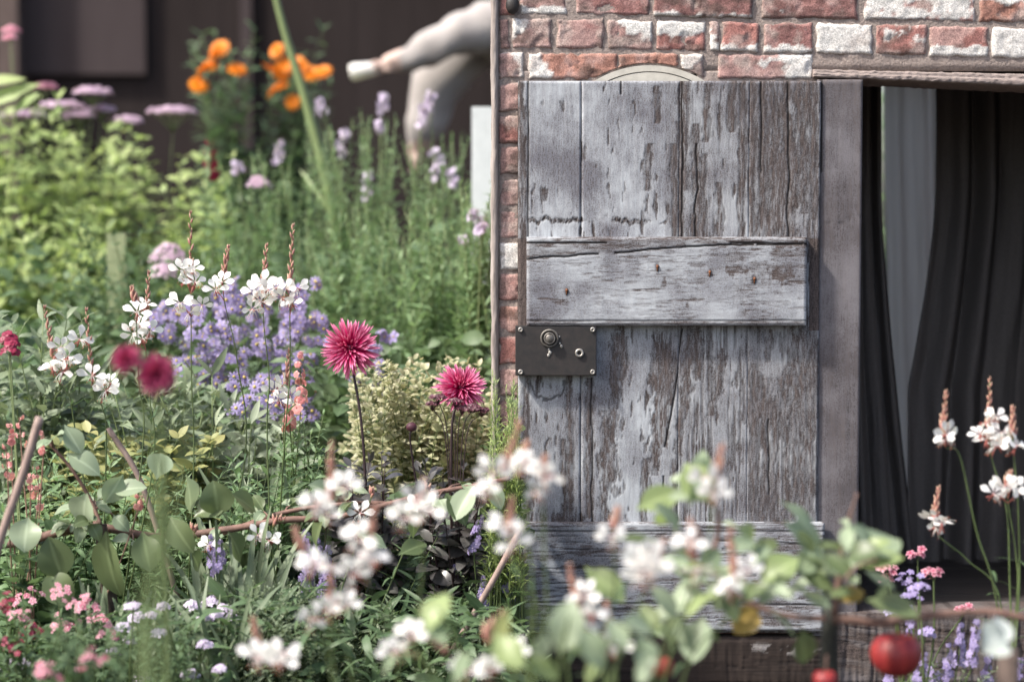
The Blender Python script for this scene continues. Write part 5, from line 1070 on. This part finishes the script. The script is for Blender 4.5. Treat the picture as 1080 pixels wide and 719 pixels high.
for hn, fdir in (('a', nrm(P(372, 76, D - .2) - P(405, 66, D - .2))), ('b', nrm(P(436, 175, D + .1) - P(442, 146, D + .1)))):
    c_ = J['ha_' + hn][1]; sd_ = nrm(np.cross(fdir, [0, 1, .2]))
    for q in range(4):
        k1 = c_ + fdir * .05 + np.array([0, (q - 1.5) * .019, 0]) + sd_ * .0; L_ = (.075, .085, .08, .06)[q]
        joint(f'f{hn}{q}a', k1, .011, 'ha_' + hn); joint(f'f{hn}{q}b', k1 + fdir * L_ * .5, .0095, f'f{hn}{q}a'); joint(f'f{hn}{q}c', k1 + fdir * L_ * .85 + sd_ * .02 * (1 if hn == 'a' else -1), .008, f'f{hn}{q}b')
    joint(f't{hn}a', c_ + fdir * .02 + np.array([0, -.04, 0]), .012, 'ha_' + hn); joint(f't{hn}b', c_ + fdir * .06 + np.array([0, -.055, -.01]), .010, f't{hn}a')
me = bpy.data.meshes.new('body'); o0 = wloc(r); me.from_pydata([tuple(v[1] - o0) for v in J.values()], E, [])
ob = bpy.data.objects.new('body_skin', me); COL.objects.link(ob); ob.modifiers.new('skin', 'SKIN'); sb = ob.modifiers.new('smooth', 'SUBSURF'); sb.levels = sb.render_levels = 2
for (i_, p, rad), sv in zip(J.values(), me.skin_vertices[0].data): sv.radius = (rad, rad)
me.skin_vertices[0].data[0].use_root = True
dg = bpy.context.evaluated_depsgraph_get(); bme = bpy.data.meshes.new_from_object(ob.evaluated_get(dg)); bpy.data.objects.remove(ob)
M_cloth = plainmat('pale_grey_cloth', (.36, .335, .32), (.27, .25, .24), .95, scale=(8, 8, 8), bump=.3, bdist=.01); M_skin = plainmat('skin', (.56, .42, .36), (.48, .35, .30), .5, scale=(20, 20, 20), bump=.05)

nv = len(bme.vertices); co = np.empty(nv * 3, np.float32); bme.vertices.foreach_get('co', co); co = co.reshape(-1, 3); no_ = np.empty(nv * 3, np.float32); bme.vertices.foreach_get('normal', no_); no_ = no_.reshape(-1, 3)
wr = (fbm(co[:, 0] * 14 + co[:, 1] * 6, co[:, 2] * 14, 33) - .5)[:, None] * .05; co = co + no_ * wr * (np.abs(co[:, 0:1]) < 9); bme.vertices.foreach_set('co', co.astype(np.float32).ravel()); bme.update()
bme.materials.clear(); bo = link('body', bme, [M_cloth, M_skin], r); hz = (sh - o0)[2] + .06
wa_, wb_ = J['wr_a'][1] - o0, J['wr_b'][1] - o0
for p in bme.polygons:
    c_ = np.array(p.center); p.material_index = 1 if (c_[2] > hz and c_[0] < .4 and abs(c_[1]) < .12 and c_[0] > (sh - o0)[0] - .2) or (c_[0] < wa_[0] - .01 and c_[2] > wb_[2] + .1) or (c_[2] < wb_[2] - .06 and c_[0] < wb_[0] + .06 and c_[2] > wb_[2] - .3) else 0
hd = J['head'][1]
b = MB(); b.inst(ball_tpl(6, 0, (.095, .085, .10)), [hd + [.018, 0, .05]], [0, 1, 0], [0, 0, 1], 1, .4); b.build('hair', [plainmat('hair', (.10, .07, .05), (.06, .04, .03), .6, scale=(200, 40, 200))], r)
b = MB(); b.inst(ball_tpl(3, 0, (.012, .01, .014)), [hd + [-.086, -.032, .01], hd + [-.086, .032, .01]], [0, 1, 0], [0, 0, 1], 1, .4); b.build('eye', [plainmat('eye_dark', (.05, .04, .04), None, .3)], r)
b = MB(); b.inst(ball_tpl(3, 0, (.02, .014, .022)), [hd + [-.093, 0, -.018]], [0, 1, 0], [0, 0, 1], 1, .4); b.build('nose', [M_skin], r)
o = thing('paper_cup', 'small white cup held out in the blurred hand beyond the wall', 'cup', P(386, 74, D - .2)); b = MB(); hd_ = nrm(P(366, 77, D - .2) - P(398, 72, D - .2)); c_ = wloc(o); b.tube([c_ - hd_ * .075, c_ - hd_ * .03, c_ + hd_ * .055, c_ + hd_ * .075], [.026, .032, .04, .034], 0, .5, 14); b.build('cup_wall', [M_white], o)
# dark timber shed that closes the garden
M_barn = plainmat('shed_boards', (.030, .0235, .0225), (.022, .017, .016), .95, scale=(3, 30, .7), bump=.1, bdist=.003, spec=.1)
M_panel = plainmat('shed_door_boards', (.062, .049, .049), (.05, .039, .039), .95, scale=(7, 10, 1), bump=.4, spec=.1)
r = thing('timber_shed', 'large dark brown timber shed closing the back of the garden', 'shed', (-3.5, 11, 0))
def bx(name, lo, hi, mat):
    m_ = MB(); lo, hi = np.array(lo, float), np.array(hi, float); m_.box((lo + hi) / 2 - wloc(r), (hi - lo) / 2); return m_.build(name, [mat], r, False, False)
m_ = MB(); xq = -9.
while xq < .2:
    wq = rng.uniform(.16, .22); m_.box((xq + wq / 2, 10.25 + rng.uniform(-.002, .002), 2.1), (wq / 2 - .001, .03, 2.1), 0, rng.random()); xq += wq
m_.build('board_wall', [M_barn], r, False)
bx('lining', (-9, 10.29, 0), (.2, 10.33, 4.2), M_barn); bx('side_wall', (-9.1, 10.34, 0), (-9, 14, 4.2), M_barn); bx('side_wall', (.2, 10.34, 0), (.3, 14, 4.2), M_barn); bx('rear_wall', (-9, 14, 0), (.2, 14.1, 4.2), M_barn)
bx('roof', (-9.5, 9.9, 4.2), (.7, 14.5, 4.32), M_barn)
p0, p1 = P(18, 0, 15.1), P(152, 78, 15.1); bx('hatch', (p0[0], 10.15, p1[2]), (p1[0], 10.21, 2.9), M_panel)
p0, p1 = P(-6, 0, 14.9), P(16, 0, 14.9); bx('corner_post', (p0[0], 9.95, 0), (p1[0], 10.1, 4.18), plainmat('shed_post', (.11, .08, .07), (.075, .053, .047), .9, scale=(20, 20, 4)))
p0, p1 = P(250, 0, 15), P(262, 0, 15); bx('batten', (p0[0], 10.16, 0), (p1[0], 10.21, 4.18), M_panel)
# greenery beyond the outhouse, seen through its back window, and trees far off round the garden
bush('hazel_bush', 'green bush behind the outhouse glimpsed through the slit beside the pale curtain', 'shrub', 950, 10.2, tips_in(860, 1100, 90, 320, 10.2, .4, 60), L_ov, .08, .05, [M_fresh, M_stem], t0=.2, spread=.2, sr=.005)

feathery('wispy pale plant hiding the foot of the white board', 500, 6.3, tips_in(482, 524, 190, 270, 6.3, .12, 20), M_fresh, [(508, 236, 10)])

m_ = MB(); b0 = base(640, 10.0); m_.box((b0[0], b0[1], .18), (.75, .6, .18)); T(m_.build('raised_path', [soil], None), kind='structure')
